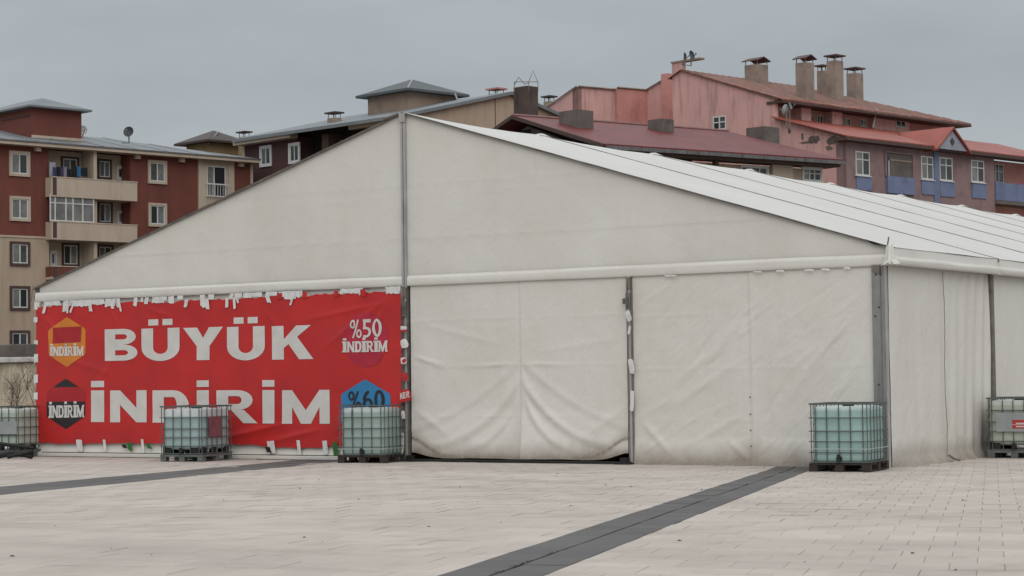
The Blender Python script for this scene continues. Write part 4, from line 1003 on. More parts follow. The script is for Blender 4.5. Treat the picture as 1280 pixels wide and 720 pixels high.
# eaves, brackets, roof
OV = .75; ue0, ue1 = uL-.6, uR+.25
FA.part('eave_fascia', CRM, A_, (ue0, ue1, zE-.02, zE+.17, -.3, OV)); FA.part('gutter', GUT, A_, (ue0, ue1+.05, zE+.171, zE+.26, OV-.30, OV+.06))
for px in (48, 172.5, 228, 302): u = FA.hit(px, 195, .3)[0]; FA.part('bracket', CRM, A_, (u-.16, u+.16, zE-.30, zE-.03, .05, .38))
zk = zE+.26; zridge = FA.hit(130, 170, -7)[1]; ukr = FA.hit(135, 170, -7)[0]
m = MB(); a = FA.P(ue0, zk, OV); b_ = FA.P(ue1, zk, OV); c = FA.P(ue1, zk, -14.5); d = FA.P(ue0, zk, -14.5); e1 = FA.P(ue0+.5, zridge, -7); e2 = FA.P(ukr, zridge-.15, -7)
k = m; k.v = [a, b_, c, d, e1, e2]; k.f = [(0, 1, 5, 4), (1, 2, 5), (2, 3, 4, 5), (3, 0, 4), (3, 2, 1, 0)]; roofA = k.build('roof', GRM, A_)
for i in range(26):                                   # standing seams of the front slope
    u = ue0+.5+i*2.4
    if u > ue1-.6: break
    t0 = np.array(FA.P(u, zk+.02, OV)); ut = min(u, ukr); t1 = np.array(FA.P(u, zridge+.02-.15*(u-ue0)/(ue1-ue0), -7)) if u < ukr else None
    if t1 is None:
        f_ = (ue1-u)/(ue1-ukr); t1 = np.array(FA.P(u, zk+(zridge-.15-zk)*f_+.02, OV+(-7-OV)*f_))
    MB().tube([t0, t1], .014, 4).build('roof_seam', GRM, roofA)
# roof tower
KT = at(41, 168, 131); FT = Facade(KT, RD); FTL = Facade(KT, LD); wr = along(KT, RD, 102); wl = along(KT, LD, -25)
zt0 = zk-.5; zt1 = zat(KT[0], KT[1], 134.5)
tw = MB().quadbox([(*p[:2], z) for z in (zt0, zt1) for p in (KT, KT+RD*wr, KT+RD*wr+LD*wl, KT+LD*wl)]).build('tower', BRK, A_)
hip(MB(), KT, LD, RD, wl, wr, zt1, zt1+.95, .5).build('tower_roof', GRM, tw)
FT.part('flashing', CRM, tw, (-.1, wr+.1, FT.hit(70, 173)[1]-.08, FT.hit(70, 173)[1]+.10, .003, .08))
FTL.part('recess_trim', BRN, tw, (FTL.hit(38, 150)[0], FTL.hit(3, 150)[0], FTL.hit(20, 148)[1], FTL.hit(20, 146.5)[1], .003, .06))

def dish(px, py, rad_px, Z, m, label, face=(0.3, -1, .35), group=None, pole=.9):
    P = at(px, py, Z); R = rad_px/FPX*Z; t = thing('satellite_dish', label, 'satellite dish', (P[0], P[1], P[2]-R-pole), group)
    n = np.array(face, float); n /= np.linalg.norm(n); a = np.cross(n, (0, 0, 1)); a /= np.linalg.norm(a); b_ = np.cross(a, n)
    k = MB(); rings = 5; seg = 18; k.v.append(tuple(P-n*R*.28))
    for i in range(1, rings+1):
        q = i/rings
        for j in range(seg): an = 2*math.pi*j/seg; k.v.append(tuple(P+R*q*(a*math.cos(an)+b_*1.05*math.sin(an))-n*R*.28*(1-q*q)))
    for j in range(seg): k.f.append((0, 1+j, 1+(j+1) % seg))
    for i in range(rings-1):
        for j in range(seg): s0 = 1+i*seg; k.f.append((s0+j, s0+seg+j, s0+seg+(j+1) % seg, s0+(j+1) % seg))
    k.build('reflector', m, t, smooth=True, fixn=False)
    MB().tube([P-n*R*.3, P-n*R*.3-np.array((0, 0, R+pole))], .045, 6).build('mast', ALUD, t)
    MB().tube([P-b_*R*.95, P+n*R*1.0-b_*R*.2], .025, 5).tube([P+n*R*1.0-b_*R*.2, P+n*R*1.2-b_*R*.1], .06, 6).build('feed_arm', ALUD, t)
    MB().tube([P-n*R*.3-np.array((0, 0, R+pole)), P-n*R*.3-np.array((0, 0, R+pole))+a*.5], .03, 5).build('foot', ALUD, t)
    return t
DSH = mat('dish_dark', (.035, .04, .048), .5, .1, 2); DSL = mat('dish_light', (.35, .36, .37), .5, .1, 2)
dish(160.5, 164.5, 6.6, 135, DSH, 'dark round satellite dish alone on the long grey roof', (.45, -1, .3), pole=.35)
dish(104, 162.5, 5.6, 138, DSL, 'pale satellite dish peeping out beside the oxblood roof tower', (1, -.5, .2), pole=.3)
# washing on the top balcony
rr = random.Random(17); WC = [(.05, .05, .13), (.010, .010, .014), (.05, .05, .09), (.20, .19, .25), (.010, .010, .014), (.012, .012, .016), (.010, .010, .014), (.03, .13, .27), (.010, .011, .015), (.012, .013, .018)]
WL = ['dark blue top hanging first from the left on the balcony line', 'black trousers hanging beside the blue top on the balcony line', 'indigo shirt hanging third on the balcony line', 'pale lilac shirt among the dark washing', 'black shirt hanging right of the lilac one',
      'black pullover hanging mid-line on the balcony', 'charcoal trousers hanging left of the bright blue towel', 'bright blue towel on the balcony washing line', 'black trousers hanging right of the bright blue towel', 'dark jacket at the right end of the washing line']
y0 = .45
for i, (c, lb) in enumerate(zip(WC, WL)):
    px = 66+i*4.3; u, z1 = FA.hit(px, 207+rr.random()*2+(2.5 if i in (4, 5) else 0), y0); u1 = FA.hit(px+4.2, 207, y0)[0]; z0 = FA.hit(px, 219+rr.random()*3, y0)[1]
    wv = rr.uniform(.02, .06); n_ = 6; G = np.array([[FA.P(u+(u1-u)*s*1.15, z1+(z0-z1)*t-(.05*math.sin(s*math.pi) if t == 0 else 0), y0+wv*math.sin(s*7+i)*(t+.2)) for t in np.linspace(0, 1, 5)] for s in np.linspace(0, 1, n_)])
    o = MB().grid(G).build('hanging_garment', mat('cloth_%d' % i, c, .9, .15, 3), smooth=True); tag(o, lb, 'garment', 'washing on the balcony line')
r = FA.rect(61.5, 203, 69, 220, .3); tag(FA.part('folded_drying_rack', LIL, None, (r[0], r[1], r[2], r[3], .3, .36)), 'pale lilac board standing left of the balcony washing', 'board')

# ---------- hut-like roof block behind A, ochre walls and brown hip roof
KE = at(262, 186, 158); E_ = thing('ochre_building', 'ochre walled block with brown hip roof peeping over the grey roof', 'building', (KE[0], KE[1], 0))
wl = along(KE, LD, 233); wr = along(KE, RD, 300); zt = zat(KE[0], KE[1], 178)
MB().quadbox([(*p[:2], z) for z in (0, zt) for p in (KE, KE+RD*wr, KE+RD*wr+LD*wl, KE+LD*wl)]).build('wall', YLW, E_)
rf = hip(MB(), KE, LD, RD, wl, wr, zt, zt+1.15, .7, .16).build('roof', BRR, E_)
chimney(E_, 298, 313, 163, 188, 157, YLW, BRR)
ap = np.array([KE[0], KE[1], 0])+LD*wl*.5; MB().prism([(*(KE-LD*.3+RD*.2)[:2], zt+.32), (*(KE+LD*1.1+RD*.2)[:2], zt+.30), (*(KE+LD*.9+RD*1.6)[:2], zt+.98)], (0, 0, .08)).build('roof_patch', GRM, rf)

# ---------- B: maroon block with cream gable behind the tent apex
KB = at(507, 150, 131.4); FB = Facade(KB, LD); FBR = Facade(KB, RD)
B_ = thing('maroon_building', 'dark maroon block with cream gable and grey roof behind the tent ridge', 'building', (KB[0], KB[1], 0))
uBL = along(KB, LD, 306); uPk = along((KB[0], KB[1], 20), RD, 636)
zBe = FB.hit(340, 174)[1]; pk = KB+RD*uPk; zPk = zat(pk[0], pk[1], 119.5); uBs = FB.hit(371, 175)[0]
zBc = zat(KB[0], KB[1], 144.5); zl = zat(*(KB+LD*(uBL+.5)-RD*.9)[:2], 174.5)
ztB = lambda u: zBc+(zl-zBc)*u/(uBL+.6)-.30
FB.prism([(uBs, 0), (uBs, ztB(uBs)), (uBL, ztB(uBL)), (uBL, 0)], 8).build('wall', MRN, B_)
slB = (zPk+.25-zBc)/(uPk+.9)*2.3+.14
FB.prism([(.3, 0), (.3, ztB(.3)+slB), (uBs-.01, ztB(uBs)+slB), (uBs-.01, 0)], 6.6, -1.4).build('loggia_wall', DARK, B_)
FB.prism([(uBs, 0), (uBs, ztB(uBs)+slB), (uBL-.1, ztB(uBL)+slB), (uBL-.1, 0)], 6.5, -1.41).build('rear_wall', MRN, B_)
FB.part('corner_strip', CRM, B_, (uBL-.02, uBL+.2, 0, ztB(uBL), -.3, .05))
FB.part('loggia_pier', BRN, B_, (FB.hit(409, 180)[0], FB.hit(401, 180)[0], 0, ztB(FB.hit(405, 180)[0])-.1, -1.39, -.1)); FB.part('loggia_screen', DSL, B_, (FB.hit(440, 170)[0], FB.hit(412, 170)[0], zBe-1.6, zBe-.6, -.9, -.85))
zBc = zat(KB[0], KB[1], 144.5)
gb = FBR.prism([(0, 0), (0, zBc), (uPk, zPk), (uPk*2, zBc), (uPk*2, 0)], .4); gb.build('gable_wall', CRM2, B_)
FBR.part('gable_joint', BRN, B_, (FBR.hit(619, 140)[0]-.03, FBR.hit(619, 140)[0]+.03, 0, FBR.hit(619, 123)[1], .002, .012))
# roof: two slopes, long ridge parallel to the maroon front
rdg0 = np.array(FBR.P(uPk, zPk+.25, .35)); ea0 = np.array(FBR.P(-.9, zBc-.05, .35)); Lr = LD*(uBL+.6)
zl = zat(*(KB+LD*(uBL+.5)-RD*.9)[:2], 174.5); 
def slope_roof(p0, p1, L, th, dz=0):
    a, b_ = p0, p1; c, d = p1+L+np.array((0, 0, dz)), p0+L+np.array((0, 0, dz)); t = np.array((0, 0, th)); return MB().quadbox([a-t, b_-t, c-t, d-t, a, b_, c, d])
rB = slope_roof(ea0, rdg0, Lr, .22, zl-(zBc-.05)).build('roof', GRM, B_)
slope_roof(np.array(FBR.P(uPk*2+.8, zBc-.1, .35)), rdg0+RD*.01, Lr, .22).build('back_roof', GRM, B_)
for ua_, ub_, o_ in ((uBs-.1, uBL+.4, .72), (.4, FB.hit(440, 160)[0], .3)):
    FB.prism([(ua_, ztB(ua_)-.12), (ua_, ztB(ua_)+.16), (ub_, ztB(ub_)+.16), (ub_, ztB(ub_)-.12)], o_, o_).build('eave_fascia', CRM, B_)
for (x0, y0, x1, y1) in ((325.5, 182, 340, 208.5), (361.5, 178.5, 375.5, 204.5)): window(FB, B_, FB.rect(x1, y0, x0, y1), WFRAME, .15, glass=[GLASS, GLASS])
chimney(B_, 409, 427, 138.5, 152, 140, CHM, BRR)
KS = at(511, 142, 139); wl = along(KS, LD, 460); wr = along(KS, RD, 572); z1 = zat(KS[0], KS[1], 114.5)
sw = MB().quadbox([(*p[:2], z) for z in (KS[2]-3, z1) for p in (KS, KS+RD*wr, KS+RD*wr+LD*wl, KS+LD*wl)]).build('stair_tower', TAN, B_)
hip(MB(), KS, LD, RD, wl, wr, z1, z1+1.25, .6, .16).build('tower_roof', mat('roof_slate_metal', (.085, .098, .104), .6, .12, .8), sw)
MB().tube([np.array((*(KS-LD*.6-RD*.6)[:2], z1+.16)), np.array((*(KS+LD*(wl/2)+RD*(wr/2))[:2], z1+1.27))], .05, 4).build('hip_flashing', WCP0, sw)
chimney(B_, 610, 631, 108.5, 120, 143, CHM, PNK2)
FBR2 = Facade(at(569, 125, 143), RD)
k = MB(); q = at(572, 125, 138); k.tube([q, q+np.array((0, 0, -.9))], .03).tube([q+np.array((-.2, 0, .45)), q+np.array((.35, 0, -.85))], .06).tube([q+np.array((-.25, 0, -.2)), q+np.array((.45, 0, -.2))], .03)
tag(k.build('antenna', DSL), 'bent roof antenna beside the tan stair tower', 'antenna')
cs = chimney(B_, 642.5, 673, 107, 150, 126, CHD)
tk = wloc(cs); q = [at(px, 108, 126) for px in (643, 661, 672.5)]
k = MB(); z_ = q[0][2]
for a in q: k.tube([a-np.array((0, 0, .3)), a+np.array((0, 0, .28))], .025, 4)
k.tube([q[0]+np.array((0, 0, .1)), q[0]+np.array((.25, .1, .55)), q[1]+np.array((-.3, 0, .15)), q[1]+np.array((0, 0, .25)), q[2]+np.array((-.35, 0, 1.0)), q[2]+np.array((0, 0, .25))], .025, 4).tube([q[0]+np.array((0, 0, .28)), q[1]+np.array((0, 0, .28)), q[2]+np.array((0, 0, .28))], .02, 4)
k.build('wire_frame', ALUD, cs)

# ---------- C: cream house with dark red roof
KC = at(760, 181, 112); AZC = math.radians(22); RC = np.array([math.sin(AZC), math.cos(AZC), 0.0]); LC = np.array([-math.cos(AZC), math.sin(AZC), 0.0])
FC = Facade(KC, RC); FCL = Facade(KC, LC)
C_ = thing('dark_red_roofed_house', 'cream house under a long dark red roof with stub chimneys', 'building', (KC[0], KC[1], 0))
uh = along((KC[0], KC[1], 20), LC, 649); pk = KC+LC*uh; zp = zat(pk[0], pk[1], 145); ze = zat(KC[0], KC[1], 180.5); uE = along((KC[0], KC[1], ze), RC, 1050); HL = max(1.5, uE-along((pk[0], pk[1], zp), RC, 965))
zw = ze-.25
FC.part('wall', CRM2, C_, (.6, uE-1.2, 0, zw-.3, -2*uh+1.4, -.9))
gw = FCL.prism([(.9, 0), (.9, zw-.3+.9*(zp-ze)/uh-.2), (uh, zp-.55), (2*uh-.8, zw-.3), (2*uh-.8, 0)], .3, -.5); gw.build('gable_wall', CON, C_)
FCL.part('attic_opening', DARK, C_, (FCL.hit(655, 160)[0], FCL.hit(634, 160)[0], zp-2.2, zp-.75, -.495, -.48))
FC.part('soffit', BRN, C_, (-.2, uE, zw-.18, zw+.0, -1.3, .05))
# roof sheets (front slope split into sheets)
ns = 34
for i in range(ns):
    u0, u1 = -.5+(uE+.6)*i/ns, -.5+(uE+.6)*(i+1)/ns-.012
    a, b_ = np.array(FC.P(u0, ze, .25)), np.array(FC.P(u1, ze, .25)); c, d = np.array(FC.P(u1, zp, -uh)), np.array(FC.P(u0, zp, -uh)); t = np.array((0, 0, .10))
    # right end slopes back (hip)
    f0 = min(1, max(.0, (uE-u0)/HL)); f1 = min(1, max(.0, (uE-u1)/HL)); d = a+(d-a)*f0; c = b_+(c-b_)*f1
    MB().quadbox([a-t, b_-t, c-t, d-t, a, b_, c, d]).build('roof_sheet', DRD, C_)
m = MB(); a, b_ = np.array(FC.P(-.5, zp+.004, -uh-.01)), np.array(FC.P(uE-HL, zp+.004, -uh-.01)); c, d = np.array(FC.P(uE, ze, -2*uh-.3)), np.array(FC.P(-.5, ze, -2*uh-.3)); t = np.array((0, 0, .12))
m.quadbox([a-t, b_-t, c-t, d-t, a, b_, c, d]).build('back_roof', DRD, C_)
MB().tube([FC.P(-.5, zp+.03, -uh), FC.P(uE-HL, zp+.03, -uh)], .09, 6).build('ridge_roll', mat('ridge_pale', (.24, .13, .12), .6), C_)
for sgn, p1 in ((1, FC.P(-.52, ze-.02, .25)), (-1, FC.P(-.52, ze-.02, -2*uh-.3))):
    p0 = np.array(FC.P(-.52, zp+.02, -uh)); p1 = np.array(p1); n_ = -RC*.08; t = np.array((0, 0, .22)); MB().quadbox([p0-t, p1-t, p1-t+n_, p0-t+n_, p0, p1, p1+n_, p0+n_]).build('verge_board', BRN, C_)
n_g = 22
for i in range(n_g):
    u0, u1 = -.4+(uE+.5)*i/n_g, -.4+(uE+.5)*(i+1)/n_g-.03; FC.part('gutter_length', GUT, C_, (u0, u1, ze-.30, ze-.11, .22, .42))
PC = plane3(FC.P(0, ze, .25), FC.P(5, ze, .25), FC.P(0, zp, -uh))
for (x0, x1, y0, y1) in ((699, 742, 136.5, 160), (810, 842.5, 148, 165), (933, 974.5, 157.5, 174)): chimney(C_, x0, x1, y0, y1, PC, CON)
window(FC, C_, FC.rect(1002, 209, 1027, 228, -.9), WFRAME, .1, (.36, .64), .6, off=-.9); window(FC, C_, FC.rect(925, 207, 960, 224, -.9), WFRAME, .08, (.4, .7), off=-.9)
FC.part('window_hood', BRN, C_, (*FC.rect(1002, 200, 1028, 208, -.9)[:2], *FC.rect(1002, 200, 1028, 208.5, -.9)[2:], -.895, -.85))
FC.part('porch_post', BRN, C_, (FC.hit(899, 200)[0], FC.hit(903, 200)[0], 0, zw-.2, -.6, -.3)); FC.part('side_bay', CRM, C_, (FC.hit(975, 210)[0], FC.hit(1000, 210)[0], 0, zw-.2, -.899, -.6))

# ---------- D: pink block with mauve front
KD = at(1053, 175, 130); FD = Facade(KD, RD); FDL = Facade(KD, LD)
D_ = thing('pink_building', 'stained pink block with rust red roofs, tall chimneys and mauve front', 'building', (KD[0], KD[1], 0))
zc = zat(KD[0], KD[1], 170); uS = along((KD[0], KD[1], 20), LD, 968); uK = along((KD[0], KD[1], 22), LD, 853); uW = along((KD[0], KD[1], 22), LD, 840)
def zl_(px, py): return FDL.hit(px, py)
z_su = FDL.hit(968, 147)[1]; z_ev = FDL.hit(968, 122.5)[1]; z_rk = FDL.hit(853, 87.5)[1]; z_pt = FDL.hit(846, 78.5)[1]
FDL.prism([(0, 0), (0, zc), (uS, z_su), (uS, z_ev), (uK, z_rk), (uK, z_pt), (uW, z_pt), (uW, 0)], .35).build('gable_wall', PNK, D_)
FDL.part('parapet_cap', CHM, D_, (uK-1.6, uW+.05, z_pt+.002, z_pt+.12, -.45, .06))
vb = lambda a, b_: MB().quadbox([np.array(a)-np.array((0, 0, .16)), np.array(b_)-np.array((0, 0, .16)), np.array(b_)-np.array((0, 0, .16))+FDL.n*.1, np.array(a)-np.array((0, 0, .16))+FDL.n*.1, a, b_, np.array(b_)+FDL.n*.1, np.array(a)+FDL.n*.1])
vb(FDL.P(uS-.3, z_ev-.02, .01), FDL.P(uK, z_rk+.08, .01)).build('verge_flashing', CHM, D_); vb(FDL.P(-.4, zc+.0, .01), FDL.P(uS, z_su+.06, .01)).build('verge_flashing', CHM, D_)
window(FDL, D_, FDL.rect(908, 145, 891.5, 162.5), None, mull=(.5,), trans=.55, off=0.0, fw_=.09, glass=[GLASSC, GLASS])
PEEL = mat('bare_render', (.16, .135, .115), .95, .2, 2, bump=.3)
rr = random.Random(6)
def patch(px, py, w_, h_):
    u, z = FDL.hit(px, py); pts = []
    for i in range(13): a = 2*math.pi*i/13; q = rr.uniform(.55, 1.1); pts.append((u+w_*q*math.cos(a), z+h_*q*math.sin(a)))
    FDL.prism(pts, .004, .008).build('bare_patch', PEEL, D_)
for a in ((1018, 174, .5, .34), (1003, 171, .12, .3), (1041, 175, .5, .35), (987, 164, .16, .22), (1036, 185, .35, .22), (1008, 178, .6, .1)): patch(*a)
# front facade, right along RD
uF = FD.hit(1243, 220)[0]; uEnd = FD.hit(1330, 220)[0]; zf = zc-.25
FD.part('front_wall', MAU, D_, (-.006, uF, 0, zf, -.5, 0)); FD.part('front_wall', PNK2, D_, (uF, uEnd, 0, zf, -2.0, -1.2)); FD.part('return_wall', MAU, D_, (uF-.2, uF-.001, 0, zf, -2, -.51))
FD.part('body', PNK, D_, (.4, uEnd, 0, zf-.4, -9, -2.01))
for (x0, y0, x1, y1) in ((1069, 189.5, 1086.5, 219.5), (1151, 195.5, 1166, 224.5), (1174, 197, 1190, 226), (1213.5, 200.5, 1229.5, 228)):
    R = FD.rect(x0, y0, x1, y1); window(FD, D_, R, None, mull=(.5,), trans=.66, glass=[GLASSC, GLASS], fw_=.085, sill=True)
for (x0, y0, x1, y1) in ((1070, 220.5, 1089, 238), (1151.5, 226, 1170.5, 243.5), (1174.5, 227.5, 1193, 246), (1214.5, 229.5, 1232, 248)):
    FD.part('blue_panel', BLU, D_, (*FD.rect(x0, y0, x1, y1), .002, .07))
FD.part('blue_pilaster', BLU, D_, (FD.hit(1166.8, 220)[0], FD.hit(1173.3, 220)[0], 0, zf, .003, .09))
R = FD.rect(1106.5, 192.5, 1139.5, 221.5); FD.part('balcony_opening', CON, D_, (R[0], R[1], R[2], R[3], .002, .012))
op = FD.part('balcony_parapet', BLU, D_, (R[0], R[1]+.1, R[2]-1.1, R[2], .003, .20)); FD.part('opening_head', MAU, D_, (R[0]-.1, R[1]+.1, R[3], R[3]+.1, .002, .12)); FD.part('opening_jamb', MAU, D_, (R[0]-.12, R[0], R[2], R[3], .002, .12), (R[1], R[1]+.12, R[2], R[3], .002, .12))
FD.part('balcony_door', GLASS, D_, (R[0]+.1, R[0]+.55, R[2], R[3]-.1, .014, .03)); FD.part('balcony_curtain', DSL, D_, (R[0]+.25, R[0]+.42, R[2], R[3]-.5, .034, .06)); FD.part('balcony_beam', CHM, D_, (R[0]+.5, R[1], R[3]-.5, R[3]-.38, .014, .06))
window(FD, D_, FD.rect(1243.5, 205, 1254, 229, -1.2), None, mull=(.4,), trans=.6, off=-1.2, fw_=.08)
R = FD.rect(1243.5, 230, 1290, 252); bb = FD.part('balcony', BLU, D_, (uF+.002, uEnd, R[2], R[3], .0, .12)); FD.part('balcony_floor', CON, bb, (uF+.002, uEnd, R[2]-.25, R[2]-.002, -1.19, .1))
# lower roof with its dormer
zlo = zc+.02; ns = 30
for i in range(ns):
    u0, u1 = -.45+(uEnd+.4)*i/ns, -.45+(uEnd+.4)*(i+1)/ns-.02; t = np.array((0, 0, .07))
    a, b_ = np.array(FD.P(u0, zlo-.08, .7)), np.array(FD.P(u1, zlo-.08, .7)); c, d = np.array(FD.P(u1, z_su+.05, -uS+.02)), np.array(FD.P(u0, z_su+.05, -uS+.02)); MB().quadbox([a-t, b_-t, c-t, d-t, a, b_, c, d]).build('lower_roof_sheet', RST2, D_)
FD.part('lower_eave', BRN, D_, (-.5, uEnd, zlo-.36, zlo-.151, -.3, .72))
ud0, ud1 = FD.hit(1169, 184, .9)[0], FD.hit(1212, 187, .9)[0]; udm = (ud0+ud1)/2; zd = FD.hit(1191, 158.5, .9)[1]; zd0 = zlo-.25
dr = FD.prism([(ud0+.25, zd0), (udm, zd-.22), (ud1-.25, zd0)], 3.0, .88).build('dormer', LIL, D_)
for s, ua in ((-1, ud0), (1, ud1)):
    a = np.array(FD.P(ua, zd0-.05, 1.05)); b_ = np.array(FD.P(udm, zd, 1.05)); c = np.array(FD.P(udm, zd, -3.4)); d = np.array(FD.P(ua, zd0-.05, -.6)); t = np.array((0, 0, .14)); MB().quadbox([a-t, b_-t, c-t, d-t, a, b_, c, d]).build('dormer_roof', RST2, dr)
FD.prism([(udm-.28, zd-1.0), (udm, zd-.72), (udm+.28, zd-1.0), (udm, zd-1.28)], .02, .905).build('dormer_vent', BRN, dr); FD.prism([(udm-.16, zd-1.0), (udm, zd-.85), (udm+.16, zd-1.0), (udm, zd-1.15)], .01, .918).build('vent_glass', GLASS, dr)
# attic storey set back, its roof
FU = Facade(np.array(FDL.P(uS, 0)), RD); uUE = along(np.array(FU.P(0, z_ev)), RD, 1196)
FU.part('attic_wall', PNK2, D_, (.36, uUE, z_su-1.5, z_ev, -6, -.9))
for (x0, x1) in ((1005, 1017), (1043.5, 1056)): FU.part('attic_pier', PNK, D_, (FU.hit(x0, 145)[0], FU.hit(x1, 145)[0], z_su-.5, z_ev, -.899, -.2))
FU.part('attic_wall_bay', PNK, D_, (FU.hit(1100, 150)[0], FU.hit(1144, 155)[0], z_su-.5, z_ev-.1, -.899, -.5))
for (x0, y0, x1, y1, of) in ((1056, 148, 1062.5, 157.5, -.9), (1075, 149.5, 1082, 158.5, -.9), (1119.5, 151, 1131.5, 159.5, -.5), (1021, 144, 1028.5, 155, -.9)): window(FU, D_, FU.rect(x0, y0, x1, y1, of), None, mull=(.5,), off=of, fw_=.06)
MB().tube([FU.P(FU.hit(1093, 136)[0], FU.hit(1093, 136)[1], .2), FU.P(FU.hit(1088, 160)[0], FU.hit(1088, 160)[1], .2)], .06, 6).build('flue_pipe', DSL, D_)
ns = 30; dpt = uK-uS
for i in range(ns):
    u0, u1 = -.2+(uUE+.9)*i/ns, -.2+(uUE+.9)*(i+1)/ns-.03; t = np.array((0, 0, .08)); hl = 9.0
    f0 = min(1, max(.02, (uUE+.7-u0)/hl)); f1 = min(1, max(.02, (uUE+.7-u1)/hl))
    a, b_ = np.array(FU.P(u0, z_ev-.12, .75)), np.array(FU.P(u1, z_ev-.12, .75)); top = lambda u: np.array(FU.P(u, z_rk+.02, -dpt)); d = a+(top(u0)-a)*f0; c = b_+(top(u1)-b_)*f1
    MB().quadbox([a-t, b_-t, c-t, d-t, a, b_, c, d]).build('upper_roof_sheet', RST, D_)
    if f1 > .05: MB().tube([b_+(c-b_)*.05+np.array((0, 0, .012)), c+np.array((0, 0, .012))], .028, 4).build('roof_seam', SEAM, D_)
a = FU.P(-.2, z_rk, -dpt-.02); b_ = FU.P(uUE+.7-hl, z_rk, -dpt-.02); c = FU.P(uUE+.7-hl, z_rk-.5, -dpt-1.2); d = FU.P(-.2, z_rk-.5, -dpt-1.2)
m = MB(); m.v = [a, b_, c, d]; m.f = [(0, 1, 2, 3)]; m.build('back_roof', RST, D_)
FU.part('core', PNK2, D_, (.37, uUE+.6-hl, 0, z_rk-.55, -dpt-1.1, -dpt+.05))
FU.part('upper_eave', BRN, D_, (-.1, uUE+.75, z_ev-.36, z_ev-.205, -.6, .74))
# rear wing: stepped walls to the left
q = at(806, 140, 147); FW = Facade(q, RD); FWL = Facade(q, LD)
zq = lambda px, py: FW.hit(px, py)
u0, z0 = zq(722, 108.5); u1, z1 = zq(768, 112.5); FW.prism([(u0, 0), (u0, z0), (u1, z1), (u1, 0)], .5).build('wing_wall', PNK, D_)
FW.prism([(u1, 0), (u1, z1+.12), (0, FW.hit(806, 113.5)[1]), (0, 0)], .5, .25).build('wing_wall', PNK2, D_)
ua, za = FWL.hit(834, 98); uc, zc_ = FWL.hit(842, 94)
FWL.prism([(-.2, 0), (-.2, FWL.hit(806, 113.5)[1]), (ua, za), (ua, 0)], .4, .0).build('wing_wall', PNK, D_); FWL.part('pilaster', PNK2, D_, (FWL.hit(841.5, 120)[0], FWL.hit(832.5, 120)[0], 0, FWL.hit(836, 93)[1], .002, .5))
FW2 = Facade(np.array(FW.P(u0, 0)), LD); ub, zb2 = FW2.hit(668, 146)
FW2.prism([(0, 0), (0, z0), (ub, zb2), (ub, 0)], .4).build('wing_gable', PNK, D_)
MB().tube([FW.P(u0, z0+.03, .1), FW.P(u1, z1+.03, .1)], .07, 4).tube([FW.P(u1, z1+.15, .3), FW.P(0, FW.hit(806, 113.5)[1]+.03, .3)], .07, 4).build('wall_coping', CHM, D_)
MB().tube([FW2.P(0, z0+.03, .1), FW2.P(ub, zb2+.03, .1)], .07, 4).build('wall_coping', CHM, D_); MB().tube([FWL.P(-.2, FWL.hit(806, 113.5)[1]+.03, .1), FWL.P(ua, za+.03, .1)], .07, 4).build('wall_coping', CHM, D_)
chimney(D_, 679.5, 694, 118.5, 140, 150, CHM, BRR)
# tall chimneys
PDU = plane3(FU.P(0, z_ev-.12, .75), FU.P(5, z_ev-.12, .75), FU.P(0, z_rk+.02, -dpt))
for (x0, x1, y0, y1, Z, gb_) in ((931, 960.5, 71.5, 104, 137, True), (995, 1018.5, 69, 124, 136, True), (1021.5, 1034, 80, 118, 140, False), (1034, 1055, 67, 125, 136.5, False), (1058.5, 1079.5, 83, 123, 139, False)):
    chimney(D_, x0, x1, y0, y1, PDU, CHM, mat('cap_brown', (.09, .05, .045), .6), gable=gb_)
dish(856.5, 70, 4.5, 134, DSH, 'left thin satellite dish seen edge-on atop the pink gable', (1, .1, .1), pole=.35); dish(865, 68.5, 5.5, 134, DSH, 'right satellite dish with long feed arm atop the pink gable', (1, -.15, .25), pole=.4)
dish(981.5, 137, 6.5, 129, DSL, 'pale satellite dish seen edge-on on the pink terrace roof', (-1, .2, .2), pole=.8); dish(988, 132, 5, 129, mat('dish_grey', (.2, .21, .21), .5), 'grey upright satellite dish right of the pale terrace dish', (1, .1, .3), pole=1.2)

# ================================================================== RETAINING WALL, SHRUBS
YW = 14.0
def hity(px, py, Y): d = ray(px, py); t = (Y-CAM[1])/d[1]; return CAM+t*d
top = hity(25, 447, YW)[2]
WST = mat('retaining_wall_stone', (.52, .445, .345), .95, .15, .8, bump=.6, bscale=6, stain=(.12, .085, .055), stain_amt=.9, stain_scale=.8, streak=True)
WCP = mat('pale_coping', (.48, .47, .44), .9, .1, 2, stain=(.25, .22, .18), stain_amt=.6, stain_scale=2)
rw = thing('retaining_wall', 'stained tan retaining wall with pale coping left of the tent', 'wall', (-20, YW, 0))
nu, nv = 90, 20; U, T = np.meshgrid(np.linspace(-60, -1, nu), np.linspace(0, 1, nv), indexing='ij'); Zt = top-.12
G = np.stack([U, YW+.25*T+.10*vnoise(U*1.2, T*4, 171)+.05*vnoise(U*3, T*9, 172), T*Zt-.05], -1); MB().grid(G).build('wall_face', WST, rw, smooth=True, fixn=False)
x = -60; rr = random.Random(31)
while x < -1:
    l = rr.uniform(1.1, 1.6); addpart('coping_stone', WCP, rw, (x, x+l-.03, YW+.10, YW+.75, top-.14+rr.uniform(-.02, .02), top+rr.uniform(-.02, .03)), bevel=.03); x += l
bb_ = hity(8, 440, YW+1.2); tag(addpart('concrete_block', CON, None, (bb_[0]-.9, bb_[0]+1.0, YW+1.2, YW+1.9, top-.1, bb_[2]+.25), bevel=.04), 'grey concrete block on the ground behind the retaining wall', 'block')
